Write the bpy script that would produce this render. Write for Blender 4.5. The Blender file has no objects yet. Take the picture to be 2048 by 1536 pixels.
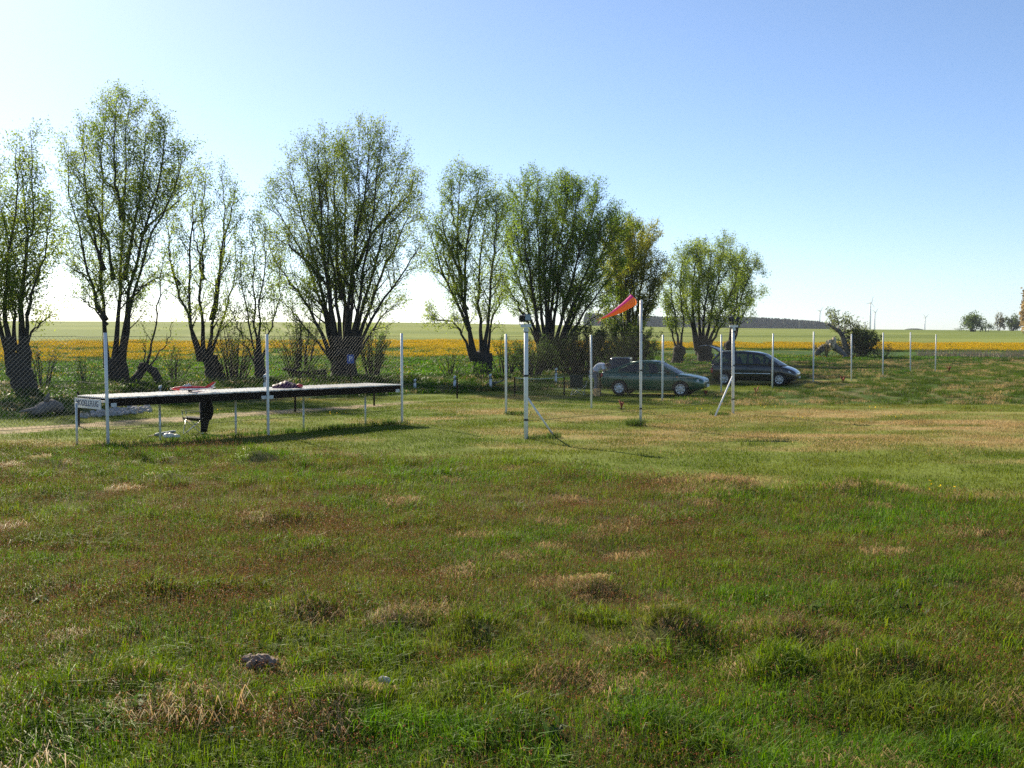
import bpy, bmesh, math, random
import numpy as np
from mathutils import Vector, Matrix

random.seed(7); RNG = np.random.default_rng(7)
S = bpy.context.scene; COL = S.collection
R = math.radians

# ------------------------------------------------------------------ camera, sky, sun, exposure
CAMH, F, HZ = 2.5, 2162.0, 669.0
TH = math.atan((768.0 - HZ) / F)
cam = bpy.data.cameras.new('camera'); cam.sensor_width = 36; cam.lens = F / 2048 * 36
cam.clip_start = 0.1; cam.clip_end = 9000
camo = bpy.data.objects.new('camera', cam); COL.objects.link(camo)
camo.location = (0, 0, CAMH); camo.rotation_euler = (math.pi / 2 - TH, 0, 0); S.camera = camo

SUN_EL = R(31); SUN_H = (-0.545, 0.838)          # towards the sun, on the ground plan
w = bpy.data.worlds.new('World'); S.world = w; w.use_nodes = True
nt = w.node_tree; bgn = nt.nodes['Background']
sky = nt.nodes.new('ShaderNodeTexSky'); sky.sky_type = 'NISHITA'; sky.sun_disc = False
sky.sun_elevation = SUN_EL; sky.sun_rotation = math.atan2(SUN_H[0], SUN_H[1]) % (2 * math.pi)
sky.altitude = 0; sky.air_density = 0.7; sky.dust_density = 0.34; sky.ozone_density = 3.4
nt.links.new(sky.outputs[0], bgn.inputs[0]); bgn.inputs[1].default_value = 0.094

sd = bpy.data.lights.new('sun', 'SUN'); sd.energy = 5.0; sd.angle = R(0.53); sd.color = (1.0, 0.90, 0.70)
so = bpy.data.objects.new('sun', sd); COL.objects.link(so)
sv = Vector((SUN_H[0] * math.cos(SUN_EL), SUN_H[1] * math.cos(SUN_EL), math.sin(SUN_EL)))
so.rotation_euler = sv.to_track_quat('Z', 'Y').to_euler(); so.location = (-40, 60, 60)

S.view_settings.view_transform = 'Standard'; S.view_settings.look = 'None'
S.view_settings.gamma = 1; S.view_settings.use_curve_mapping = False
S.view_settings.exposure = 0.85
S.render.engine = 'CYCLES'
S.cycles.use_denoising = False; S.cycles.denoiser = 'OPENIMAGEDENOISE'; S.cycles.denoising_input_passes = 'RGB_ALBEDO_NORMAL'; S.cycles.denoising_prefilter = 'ACCURATE'
S.cycles.max_bounces = 6; S.cycles.diffuse_bounces = 3; S.cycles.transparent_max_bounces = 12
S.cycles.volume_bounces = 0
HAZE_D = 0.00013

# ------------------------------------------------------------------ noise
def _hash(ix, iy, seed):
    n = (ix * 374761393 + iy * 668265263 + seed * 1442695041) & 0x7fffffff
    n = ((n ^ (n >> 13)) * 1274126177) & 0x7fffffff
    return ((n ^ (n >> 16)) & 0xffff) / 65535.0
def vnoise(x, y, seed=0):
    x = np.asarray(x, float); y = np.asarray(y, float)
    ix = np.floor(x).astype(np.int64); iy = np.floor(y).astype(np.int64)
    fx = x - ix; fy = y - iy; fx = fx * fx * (3 - 2 * fx); fy = fy * fy * (3 - 2 * fy)
    a = _hash(ix, iy, seed); b = _hash(ix + 1, iy, seed); c = _hash(ix, iy + 1, seed); d = _hash(ix + 1, iy + 1, seed)
    return (a * (1 - fx) + b * fx) * (1 - fy) + (c * (1 - fx) + d * fx) * fy
def fbm(x, y, seed=0, o=4):
    s = 0; a = 0.5; t = 0
    for k in range(o):
        s = s + a * vnoise(x * 2 ** k + 17.3 * k, y * 2 ** k - 9.1 * k, seed + k); t += a; a *= 0.5
    return s / t
def sstep(a, b, x):
    t = np.clip((np.asarray(x, float) - a) / (b - a), 0, 1); return t * t * (3 - 2 * t)

# ------------------------------------------------------------------ terrain
HUM = []      # hummocks x, y, radius, height
def flat(u, v):
    d = CAMH * F / (v - HZ); return ((u - 1024) / F * d, d)
for u, v, r, h in [(1350, 1290, .42, .17), (1335, 1265, .3, .08), (1570, 1300, .4, .12), (1665, 1285, .3, .10), (1740, 1355, .33, .11),
                   (590, 1240, .35, .10), (800, 1262, .3, .12), (930, 1275, .34, .12), (960, 1385, .32, .16), (260, 1395, .3, .14),
                   (1110, 1370, .35, .08), (640, 1440, .35, .10), (400, 1460, .3, .1), (1560, 1360, .3, .1), (100, 1410, .35, .1),
                   (640, 1470, .3, .08), (720, 1420, .3, .1), (1310, 1410, .3, .08), (1830, 1350, .4, .07), (80, 940, .5, .18), (340, 925, .5, .16), (510, 925, .5, .2),
                   (330, 965, .4, .14), (560, 1050, .4, .12), (1700, 990, .9, .12), (1450, 985, .8, .1), (1180, 1190, .35, .1)]:
    x, y = flat(u, v); HUM.append((x, y, r, h * .95))
ridge_u = [-4000, 0, 800, 1000, 1400, 1700, 2048, 4500]; ridge_v = [641, 642, 645, 648, 655.5, 658.5, 661, 663]
MEADOW_EDGE = ([-600, 0, 213, 500, 600, 700, 900, 1100, 1300, 1500, 1700, 1900, 2048, 3000], [903, 903, 901, 905, 912, 918, 925, 943, 962, 982, 985, 1000, 1012, 1060])
def uv_flat(x, y):
    yy = np.maximum(y, 0.5)
    return 1024 + F * x / yy, HZ + CAMH * F / yy
def meadow_mask(x, y):
    u, v = uv_flat(x, y)
    e = np.interp(u, *MEADOW_EDGE) + (fbm(x * .9, y * .9, 41, 3) - .5) * 22
    return np.where(y < 0.6, True, v > e)
def ground_z(x, y):
    x = np.asarray(x, float); y = np.asarray(y, float)
    yy = np.maximum(y, 1.0); u = 1024 + F * x / yy
    vc = np.interp(u, ridge_u, ridge_v)
    dist = np.where(y > 0, y, 0)
    zc = CAMH + (HZ - vc) * 450 / F
    s = zc / (450 - 72)
    t = np.maximum(dist - 72, 0)
    rise = s * np.where(t < 12, t * t / 24, t - 6) * 378 / 372
    z = np.where(dist < 450, rise, zc - 0.006 * (dist - 450))
    # low relief
    d = np.hypot(x, y)
    near = 1 - sstep(60, 90, d)
    z = z + near * (fbm(x * .25, y * .25, 3, 3) - .5) * .12
    v = HZ + CAMH * F / yy
    mm = sstep(-8, 10, v - np.interp(u, *MEADOW_EDGE)) * (y > 0.6) + (y <= 0.6)
    z = z + mm * ((fbm(x * .9, y * .9, 5, 2) - .5) * .17 + .03)
    rr = sstep(1400, 1600, u) * sstep(40, 43, y) * (1 - sstep(66, 78, y))
    z = z + rr * (fbm(x * .7, y * .7, 9, 3) - .3) * .32
    # low bank under the row of trees
    for hx, hy, hr, hh in HUM:
        dd = (x - hx) ** 2 + (y - hy) ** 2
        z = z + hh * np.exp(-dd / (hr * hr * .55))
    return z
def gz(x, y): return float(ground_z(np.array([x]), np.array([y]))[0])
FW = Vector((0, math.cos(TH), -math.sin(TH))); UP = Vector((0, math.sin(TH), math.cos(TH)))
def P(u, v, Y):
    d = FW + Vector(((u - 1024) / F, 0, 0)) + UP * (-(v - 768) / F)
    return Vector((0, 0, CAMH)) + d * (Y / d.y)
def G(u, v):
    """ground point seen at a pixel of the photograph"""
    ys = np.concatenate([np.arange(3, 80, .05), np.arange(80, 700, .5)])
    d = FW + Vector(((u - 1024) / F, 0, 0)) + UP * (-(v - 768) / F)
    xs = d.x / d.y * ys; zs = CAMH + d.z / d.y * ys
    g = ground_z(xs, ys); k = np.argmax(zs <= g)
    if zs[k] > g[k]: k = len(ys) - 1
    return Vector((float(xs[k]), float(ys[k]), float(g[k])))
def GX(u, Y):
    x = (u - 1024) / F * Y
    return Vector((x, Y, gz(x, Y)))

# ------------------------------------------------------------------ object helpers
def tag(o, label=None, cat=None, group=None, kind=None):
    if label: o['label'] = label
    if cat: o['category'] = cat
    if group: o['group'] = group
    if kind: o['kind'] = kind
    return o
def thing(name, loc, label, cat, group=None, rz=0):
    o = bpy.data.objects.new(name, None); COL.objects.link(o); o.empty_display_size = .1
    o.location = loc; o.rotation_euler = (0, 0, rz)
    return tag(o, label, cat, group)
def copy_tree(o, parent=None):
    c = o.copy(); COL.objects.link(c); c.parent = parent
    if parent is not None: c.matrix_parent_inverse = o.matrix_parent_inverse
    for ch in list(o.children): copy_tree(ch, c)
    return c

class MB:
    def __init__(s): s.v = []; s.f = []
    def add(s, vs, fs):
        b = len(s.v); s.v.extend([tuple(p) for p in vs]); s.f.extend([tuple(i + b for i in f) for f in fs]); return s
    def box(s, c, d, M=None):
        x, y, z = d[0] / 2, d[1] / 2, d[2] / 2
        vs = [Vector(p) for p in ((-x, -y, -z), (x, -y, -z), (x, y, -z), (-x, y, -z), (-x, -y, z), (x, -y, z), (x, y, z), (-x, y, z))]
        if M is not None: vs = [M @ p for p in vs]
        c = Vector(c)
        return s.add([p + c for p in vs], [(0, 3, 2, 1), (4, 5, 6, 7), (0, 1, 5, 4), (1, 2, 6, 5), (2, 3, 7, 6), (3, 0, 4, 7)])
    def tube(s, pts, rad, n=6, cap=True):
        pts = [Vector(p) for p in pts]
        if not hasattr(rad, '__len__'): rad = [rad] * len(pts)
        b = len(s.v); m = len(pts); prev = None
        for i, p in enumerate(pts):
            t = (pts[min(i + 1, m - 1)] - pts[max(i - 1, 0)])
            if t.length < 1e-9: t = Vector((0, 0, 1))
            t.normalize()
            if prev is None:
                a = t.cross(Vector((0.31, 0.95, 0.02)))
                if a.length < .1: a = t.cross(Vector((1, 0, 0)))
            else:
                a = prev - t * prev.dot(t)
            a.normalize(); prev = a; c = t.cross(a)
            for k in range(n):
                an = 2 * math.pi * k / n
                q = p + (a * math.cos(an) + c * math.sin(an)) * rad[i]
                s.v.append((q.x, q.y, q.z))
        for i in range(m - 1):
            for k in range(n):
                k2 = (k + 1) % n
                s.f.append((b + i * n + k, b + i * n + k2, b + (i + 1) * n + k2, b + (i + 1) * n + k))
        if cap and n > 2:
            s.f.append(tuple(b + k for k in range(n - 1, -1, -1))); s.f.append(tuple(b + (m - 1) * n + k for k in range(n)))
        return s
    def lathe(s, prof, n=16, M=None):
        """prof: list of (radius, z)"""
        b = len(s.v)
        for r, z in prof:
            for k in range(n):
                a = 2 * math.pi * k / n; q = Vector((r * math.cos(a), r * math.sin(a), z))
                if M is not None: q = M @ q
                s.v.append(tuple(q))
        for i in range(len(prof) - 1):
            for k in range(n):
                k2 = (k + 1) % n
                s.f.append((b + i * n + k, b + i * n + k2, b + (i + 1) * n + k2, b + (i + 1) * n + k))
        return s
    def blob(s, c, r, seed=0, n=8, m=6, amp=.25):
        c = Vector(c); rr = random.Random(seed); b = len(s.v)
        for i in range(m + 1):
            th = math.pi * i / m
            for k in range(n):
                a = 2 * math.pi * k / n; q = 1 + (rr.random() - .5) * 2 * amp if 0 < i < m else 1
                s.v.append((c.x + r[0] * q * math.sin(th) * math.cos(a), c.y + r[1] * q * math.sin(th) * math.sin(a), c.z + r[2] * q * math.cos(th)))
        for i in range(m):
            for k in range(n):
                k2 = (k + 1) % n
                s.f.append((b + i * n + k, b + (i + 1) * n + k, b + (i + 1) * n + k2, b + i * n + k2))
        return s
    def build(s, name, mat, parent=None, smooth=False, world=False, mods=()):
        me = bpy.data.meshes.new(name)
        vs = s.v
        if world and parent is not None:
            L = parent.location; ca, sa = math.cos(-parent.rotation_euler.z), math.sin(-parent.rotation_euler.z)
            vs = [((x - L.x) * ca - (y - L.y) * sa, (x - L.x) * sa + (y - L.y) * ca, z - L.z) for x, y, z in vs]
        me.from_pydata(vs, [], s.f); me.update()
        if smooth: me.polygons.foreach_set('use_smooth', [True] * len(me.polygons))
        me.materials.append(mat)
        o = bpy.data.objects.new(name, me); COL.objects.link(o)
        if parent is not None: o.parent = parent
        return o
def baked(o):
    """apply an object's modifiers"""
    dg = bpy.context.evaluated_depsgraph_get(); dg.update()
    me = bpy.data.meshes.new_from_object(o.evaluated_get(dg)); o.modifiers.clear(); o.data = me; return o
def autosmooth(me, ang=35):
    me.polygons.foreach_set('use_smooth', [True] * len(me.polygons))
    bm = bmesh.new(); bm.from_mesh(me)
    for e in bm.edges:
        if len(e.link_faces) == 2 and e.calc_face_angle(0) > R(ang): e.smooth = False
    bm.to_mesh(me); bm.free()
def npmesh(name, verts, quads=None, tris=None, mat=None):
    me = bpy.data.meshes.new(name)
    nq = 0 if quads is None else len(quads); ntri = 0 if tris is None else len(tris)
    me.vertices.add(len(verts)); me.vertices.foreach_set('co', np.asarray(verts, np.float32).ravel())
    loops = np.concatenate([a.ravel() for a in (quads, tris) if a is not None]).astype(np.int32)
    tot = np.concatenate([np.full(nq, 4, np.int32), np.full(ntri, 3, np.int32)])
    st = np.concatenate([[0], np.cumsum(tot)[:-1]]).astype(np.int32)
    me.loops.add(len(loops)); me.loops.foreach_set('vertex_index', loops)
    me.polygons.add(nq + ntri); me.polygons.foreach_set('loop_start', st); me.polygons.foreach_set('loop_total', tot)
    me.update(calc_edges=True); me.validate()
    if mat: me.materials.append(mat)
    return me

# ------------------------------------------------------------------ materials
def mat(name, c, c2=None, scale=8.0, rough=.6, metal=0.0, bump=0.0, spec=.5, coat=0.0, detail=4, stretch=None):
    m = bpy.data.materials.new(name); m.use_nodes = True; t = m.node_tree; b = t.nodes['Principled BSDF']
    b.inputs['Roughness'].default_value = rough; b.inputs['Metallic'].default_value = metal
    b.inputs['Specular IOR Level'].default_value = spec
    b.inputs['Coat Weight'].default_value = coat; b.inputs['Coat Roughness'].default_value = .04
    b.inputs['Base Color'].default_value = (*c, 1)
    if c2 is not None or bump:
        tc = t.nodes.new('ShaderNodeTexCoord'); n = t.nodes.new('ShaderNodeTexNoise')
        n.inputs['Scale'].default_value = scale; n.inputs['Detail'].default_value = detail; n.inputs['Roughness'].default_value = .65
        src = tc.outputs['Object']
        if stretch:
            mp = t.nodes.new('ShaderNodeMapping'); mp.inputs['Scale'].default_value = stretch
            t.links.new(src, mp.inputs[0]); src = mp.outputs[0]
        t.links.new(src, n.inputs['Vector'])
        if c2 is not None:
            r = t.nodes.new('ShaderNodeValToRGB'); r.color_ramp.elements[0].position = .35; r.color_ramp.elements[1].position = .68
            r.color_ramp.elements[0].color = (*c, 1); r.color_ramp.elements[1].color = (*c2, 1)
            t.links.new(n.outputs[0], r.inputs[0]); t.links.new(r.outputs[0], b.inputs['Base Color'])
        if bump:
            bp = t.nodes.new('ShaderNodeBump'); bp.inputs['Strength'].default_value = bump; bp.inputs['Distance'].default_value = .03
            t.links.new(n.outputs[0], bp.inputs['Height']); t.links.new(bp.outputs[0], b.inputs['Normal'])
    return m
def leafmat(name, inst=False, trans=.45, rough=.5, tv=1.25):
    """leaves: colour from the 'tint' attribute of the mesh (and 'col' of the instance)"""
    m = bpy.data.materials.new(name); m.use_nodes = True; t = m.node_tree; N = t.nodes; L = t.links
    N.remove(N['Principled BSDF']); out = N['Material Output']
    at = N.new('ShaderNodeAttribute'); at.attribute_name = 'tint'
    col = at.outputs['Color']
    if inst:
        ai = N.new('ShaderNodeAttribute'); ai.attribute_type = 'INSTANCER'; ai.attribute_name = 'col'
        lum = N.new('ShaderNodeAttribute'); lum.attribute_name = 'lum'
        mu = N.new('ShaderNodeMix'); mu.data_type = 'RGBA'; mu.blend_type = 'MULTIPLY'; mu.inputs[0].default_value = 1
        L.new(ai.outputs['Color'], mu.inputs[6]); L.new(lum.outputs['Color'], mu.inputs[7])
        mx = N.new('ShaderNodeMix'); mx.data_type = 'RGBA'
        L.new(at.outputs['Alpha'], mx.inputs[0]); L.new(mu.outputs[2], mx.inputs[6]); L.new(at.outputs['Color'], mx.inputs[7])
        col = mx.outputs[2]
    d = N.new('ShaderNodeBsdfPrincipled'); d.inputs['Roughness'].default_value = rough; d.inputs['Specular IOR Level'].default_value = .10
    tr = N.new('ShaderNodeBsdfTranslucent'); ms = N.new('ShaderNodeMixShader'); ms.inputs[0].default_value = trans
    hs = N.new('ShaderNodeHueSaturation'); hs.inputs['Value'].default_value = tv; hs.inputs['Saturation'].default_value = 1.1; L.new(col, hs.inputs['Color'])
    L.new(col, d.inputs['Base Color']); L.new(hs.outputs[0], tr.inputs['Color'])
    L.new(d.outputs[0], ms.inputs[1]); L.new(tr.outputs[0], ms.inputs[2]); L.new(ms.outputs[0], out.inputs[0])
    return m
def groundmat(name, scale, amp, bump=.5, bdist=.04):
    """soil and turf: colour from vertex attribute 'base', broken up with two noises"""
    m = bpy.data.materials.new(name); m.use_nodes = True; t = m.node_tree; N = t.nodes; L = t.links
    b = N['Principled BSDF']; b.inputs['Roughness'].default_value = .95; b.inputs['Specular IOR Level'].default_value = .1
    at = N.new('ShaderNodeAttribute'); at.attribute_name = 'base'
    tc = N.new('ShaderNodeTexCoord')
    n = N.new('ShaderNodeTexNoise'); n.inputs['Scale'].default_value = scale; n.inputs['Detail'].default_value = 8; n.inputs['Roughness'].default_value = .75
    L.new(tc.outputs['Object'], n.inputs['Vector'])
    mr = N.new('ShaderNodeMapRange'); mr.inputs[1].default_value = .3; mr.inputs[2].default_value = .7; mr.inputs[3].default_value = 1 - amp; mr.inputs[4].default_value = 1 + amp
    L.new(n.outputs[0], mr.inputs[0])
    mu = N.new('ShaderNodeVectorMath'); mu.operation = 'SCALE'; L.new(at.outputs['Color'], mu.inputs[0]); L.new(mr.outputs[0], mu.inputs['Scale'])
    L.new(mu.outputs[0], b.inputs['Base Color'])
    bp = N.new('ShaderNodeBump'); bp.inputs['Strength'].default_value = bump; bp.inputs['Distance'].default_value = bdist
    L.new(n.outputs[0], bp.inputs['Height']); L.new(bp.outputs[0], b.inputs['Normal'])
    return m

WHITE = mat('white_paint', (.74, .75, .73), (.86, .86, .83), 14, .45)
WHITE2 = mat('white_plastic', (.72, .72, .70), (.80, .80, .78), 20, .4)
GALV = mat('galvanised_steel', (.52, .56, .55), (.66, .69, .68), 30, .4, .3)
WIRE = mat('zinc_wire', (.055, .055, .05), (.10, .10, .09), 40, .5, .0, spec=.25)
BLACKP = mat('black_plastic', (.02, .02, .022), (.035, .035, .035), 30, .45)
DARKW = mat('dark_stained_wood', (.014, .009, .006), (.030, .018, .011), 6, .8, spec=.15, bump=.2, stretch=(1, 1, 12))
SLATW = mat('bleached_slat_wood', (.70, .66, .60), (.86, .83, .78), 5, .28, bump=.15, spec=.6)
BARK = mat('willow_bark', (.022, .018, .013), (.060, .048, .034), 5, .95, bump=.8, stretch=(3, 3, .8))
RAWW = mat('split_raw_wood', (.62, .45, .26), (.82, .66, .45), 8, .7)
STONE = mat('pale_stone', (.36, .32, .27), (.60, .55, .49), 9, .9, bump=.5)
GREYW = mat('weathered_log', (.13, .11, .09), (.27, .23, .19), 9, .9, bump=.6)
CARD = mat('tan_box_board', (.52, .30, .11), (.62, .38, .16), 9, .8)
ORANGE = mat('orange_cloth', (.90, .22, .03), (.95, .28, .05), 20, .6)
LEAF = leafmat('willow_leaf', trans=.62, tv=1.55); GRASSM = leafmat('grass_blade', True, .42)

# ------------------------------------------------------------------ ground zones
LAWN_TOP = ([-3000, 0, 130, 300, 440, 820, 1000, 1200, 1330, 1440, 1600, 1770, 1900, 2048, 4000], [845, 840, 832, 815, 806, 789, 783, 778, 772, 764, 757, 756, 753, 750, 745])
TRACK = ([-400, 0, 240, 340, 520, 618, 727, 816, 880], [885, 863, 846, 840, 826, 820, 813, 806, 802])
FIELD_EDGE = ([-3000, 0, 700, 1000, 1500, 1700, 2048, 4000], [772, 768, 757, 748, 727, 722, 718, 716])
STRIP_B = ([-3000, 0, 300, 700, 900, 1100, 1400, 1700, 2048, 4000], [729, 728, 725, 720, 716, 711, 698, 703, 704, 705])
STRIP_T = ([-3000, 0, 700, 900, 1100, 1400, 1700, 2048, 4000], [683, 685, 685, 684, 687, 689, 689.5, 691, 692])
RR_T = ([1300, 1420, 1500, 1600, 1700, 1770, 1830, 1900, 2048, 2600, 4000], [804, 791, 784, 772, 764, 757, 748, 736, 722, 716, 716])
RR_B = ([1300, 1450, 1600, 1800, 2048, 4000], [804, 812, 811, 808, 809, 815])
def uv(x, y):
    z = ground_z(x, y); yy = np.maximum(y, .5)
    # pixel of a ground point in the photograph
    cy = yy * math.cos(TH) - (z - CAMH) * math.sin(TH); cz = yy * math.sin(TH) + (z - CAMH) * math.cos(TH)
    return 1024 + F * x / cy, 768 - F * cz / cy
ZN = ['meadow', 'mown_lawn', 'dirt_track', 'grass_verge', 'rough_pasture', 'green_field', 'flower_strip', 'crop_field']
def zone(x, y):
    u, v = uv(x, y); n1 = (fbm(x * .5, y * .5, 21, 3) - .5); n2 = (fbm(x * .12, y * .12, 22, 3) - .5)
    z = np.full(x.shape, 7)
    z = np.where((v > np.interp(u, *STRIP_T)) & (y < 300), 6, z)
    z = np.where((v > np.interp(u, *STRIP_B) + n2 * 6) & (y < 300), 5, z)
    z = np.where((v > np.interp(u, *FIELD_EDGE) + n2 * 8) & (y < 130), 3, z)
    z = np.where((v > np.interp(u, *LAWN_TOP) + n1 * 4) & (y < 90), 1, z)
    tv = np.interp(u, *TRACK); wd = np.interp(u, [-400, 0, 600, 816, 880], [8, 6, 4, 2.5, 0]) * (.6 + .9 * (n1 + .5))
    z = np.where((abs(v - tv) < wd) & (u < 880) & (y < 60), 2, z)
    z = np.where((u > 1310) & (v > np.interp(u, *RR_T) + n1 * 5) & (v < np.interp(u, *RR_B) + n1 * 5) & (y < 110), 4, z)
    z = np.where(meadow_mask(x, y), 0, z)
    z = np.where(y < 0.6, 0, z)
    return z
TANS = [(1180, 832, 110, 9, .8), (1260, 828, 90, 6, .6), (960, 825, 60, 4, .8), (480, 866, 55, 6, .7), (1180, 873, 130, 7, .45), (1350, 868, 180, 10, .6), (1500, 840, 150, 12, .6),
        (1700, 834, 170, 14, .8), (1900, 850, 200, 18, .8), (2050, 880, 160, 20, .6), (1650, 870, 200, 12, .55), (1420, 893, 200, 9, .45), (60, 897, 80, 7, .5), (620, 905, 90, 6, .35),
        (1900, 1005, 170, 14, .6), (1150, 843, 60, 4, .5), (1370, 853, 80, 6, .6), (1640, 765, 130, 5, .7), (900, 838, 60, 3, .35), (30, 880, 60, 4, .2), (1750, 760, 40, 3, .6)]
def dryness(x, y):
    u, v = uv(x, y)
    d = 0
    for a, b, ru, rv, s in TANS:
        d = np.maximum(d, s * np.exp(-((u - a) / ru) ** 2 - ((v - b) / rv) ** 2))
    n = fbm(x * .35 + y * .2, y * 1.6 - x * .25, 31, 4)
    d = d * (.35 + 1.3 * sstep(.36, .62, n)) + .42 * sstep(.56, .74, fbm(x * .3, y * .9, 33, 4))
    return np.clip(d, 0, 1)
def brownness(x, y):
    """how much the brown flowering wood-rush takes over the meadow"""
    u, v = uv(x, y)
    m = sstep(925, 985, v) * (1 - sstep(1190, 1330, v)) * (1 - .55 * sstep(1150, 1700, u))
    m = np.maximum(m * .88, .46)
    n = fbm(x * .55, y * .55, 51, 4)
    return np.clip(m * (.62 + .6 * sstep(.38, .62, n)), 0, 1)
def lerp(a, b, t): t = np.asarray(t)[:, None]; return np.asarray(a) * (1 - t) + np.asarray(b) * t
C_LAWN, C_TAN, C_LUSH, C_MID, C_BROWN = (.135, .168, .020), (.37, .262, .115), (.092, .205, .011), (.132, .21, .018), (.125, .070, .036)

def make_ground():
    rs = [3.0]
    while rs[-1] < 640: rs.append(rs[-1] * 1.0098)
    while rs[-1] < 6000: rs.append(rs[-1] * 1.12)
    rs = np.array(rs)
    an = np.concatenate([np.arange(-180, -36, 6.0), np.arange(-36, 36, .27), np.arange(36, 180, 6.0)]) * math.pi / 180
    A, RR = np.meshgrid(an, rs); X = RR * np.sin(A); Y = RR * np.cos(A)
    nr, na = X.shape
    V = np.stack([X.ravel(), Y.ravel(), ground_z(X.ravel(), Y.ravel())], 1)
    i, j = np.meshgrid(np.arange(nr - 1), np.arange(na), indexing='ij'); j2 = (j + 1) % na
    Q = np.stack([i * na + j, i * na + j2, (i + 1) * na + j2, (i + 1) * na + j], -1).reshape(-1, 4)[:, ::-1]
    cx = V[Q, 0].mean(1); cy = V[Q, 1].mean(1); zn = zone(cx, cy)
    # centre fan
    V = np.vstack([V, [[0, 0, gz(0, 0)]]]); ci = len(V) - 1
    T = np.stack([np.full(na, ci), np.arange(na), (np.arange(na) + 1) % na], 1)[:, ::-1]
    x, y = V[:, 0], V[:, 1]; u, v = uv(x, y)
    dr = dryness(x, y); br = brownness(x, y); n = fbm(x * .2, y * .2, 61, 4); n3 = fbm(x * 1.7, y * 1.7, 62, 3)
    lawn = lerp(C_LAWN, C_TAN, dr * .9) * (.8 + .45 * n3)[:, None]
    mead = lerp(lerp((.085, .095, .025), (.12, .095, .04), sstep(.3, .9, br)), (.20, .15, .08), .35 * sstep(.5, .75, n3))
    trk = lerp((.36, .27, .15), (.16, .15, .06), sstep(.45, .7, n3))
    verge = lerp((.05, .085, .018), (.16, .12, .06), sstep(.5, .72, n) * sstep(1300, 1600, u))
    rough = lerp((.065, .11, .014), (.20, .15, .07), sstep(.48, .72, n3) * .8)
    gf = lerp((.075, .15, .018), (.05, .10, .016), sstep(.35, .65, n))
    row = np.abs(np.sin((x * .35 + y * .9) * .16))
    fl = lerp((.36, .27, .012), (.085, .15, .02), np.clip(sstep(.43, .56, fbm(x * .05, y * .22, 71, 4)) * np.interp(u, [0, 700, 1000, 1300], [1, .9, .7, .35]), 0, 1))
    # young cereal with pale tramlines running up the slope
    lines = np.zeros_like(x)
    for a0, sl in [(-46, -.24), (-40, -.24), (-34, -.24), (-28, -.24), (-22, -.24), (150, .3), (120, .3)]:
        lines = np.maximum(lines, np.exp(-((x - a0 - sl * (y - 150)) / (.5 + y * .0022)) ** 2) * sstep(150, 200, y))
    patch = fbm(x * .012, y * .03, 81, 4)
    cr = lerp((.145, .185, .026), (.215, .245, .045), sstep(.35, .65, patch)); cr = lerp(cr, (.36, .36, .18), lines * .55)
    cols = [mead, lawn, trk, verge, rough, gf, fl, cr]
    mats = [groundmat('meadow_soil', 14, .5, .8), groundmat('lawn_turf', 9, .45, .6), groundmat('track_soil', 7, .3, .5), groundmat('verge_turf', 6, .5, .8, .08),
            groundmat('rough_turf', 6, .5, .8, .08), groundmat('field_turf', 3, .45, .7, .15), groundmat('flower_turf', 1.2, .5, .6, .2), groundmat('cereal', .6, .22, .3, .2)]
    for k, nm in enumerate(ZN):
        q = Q[zn == k]; t = T if k == 0 else None
        allv = q.ravel() if t is None else np.concatenate([q.ravel(), t.ravel()])
        used, inv = np.unique(allv, return_inverse=True)
        qq = inv[:q.size].reshape(-1, 4); tt = None if t is None else inv[q.size:].reshape(-1, 3)
        me = npmesh(nm, V[used], qq, tt, mats[k])
        a = me.attributes.new('base', 'FLOAT_COLOR', 'POINT')
        a.data.foreach_set('color', np.hstack([cols[k][used], np.ones((len(used), 1))]).astype(np.float32).ravel())
        me.polygons.foreach_set('use_smooth', [True] * len(me.polygons))
        o = bpy.data.objects.new(nm, me); COL.objects.link(o); tag(o, kind='structure')
make_ground()

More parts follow.
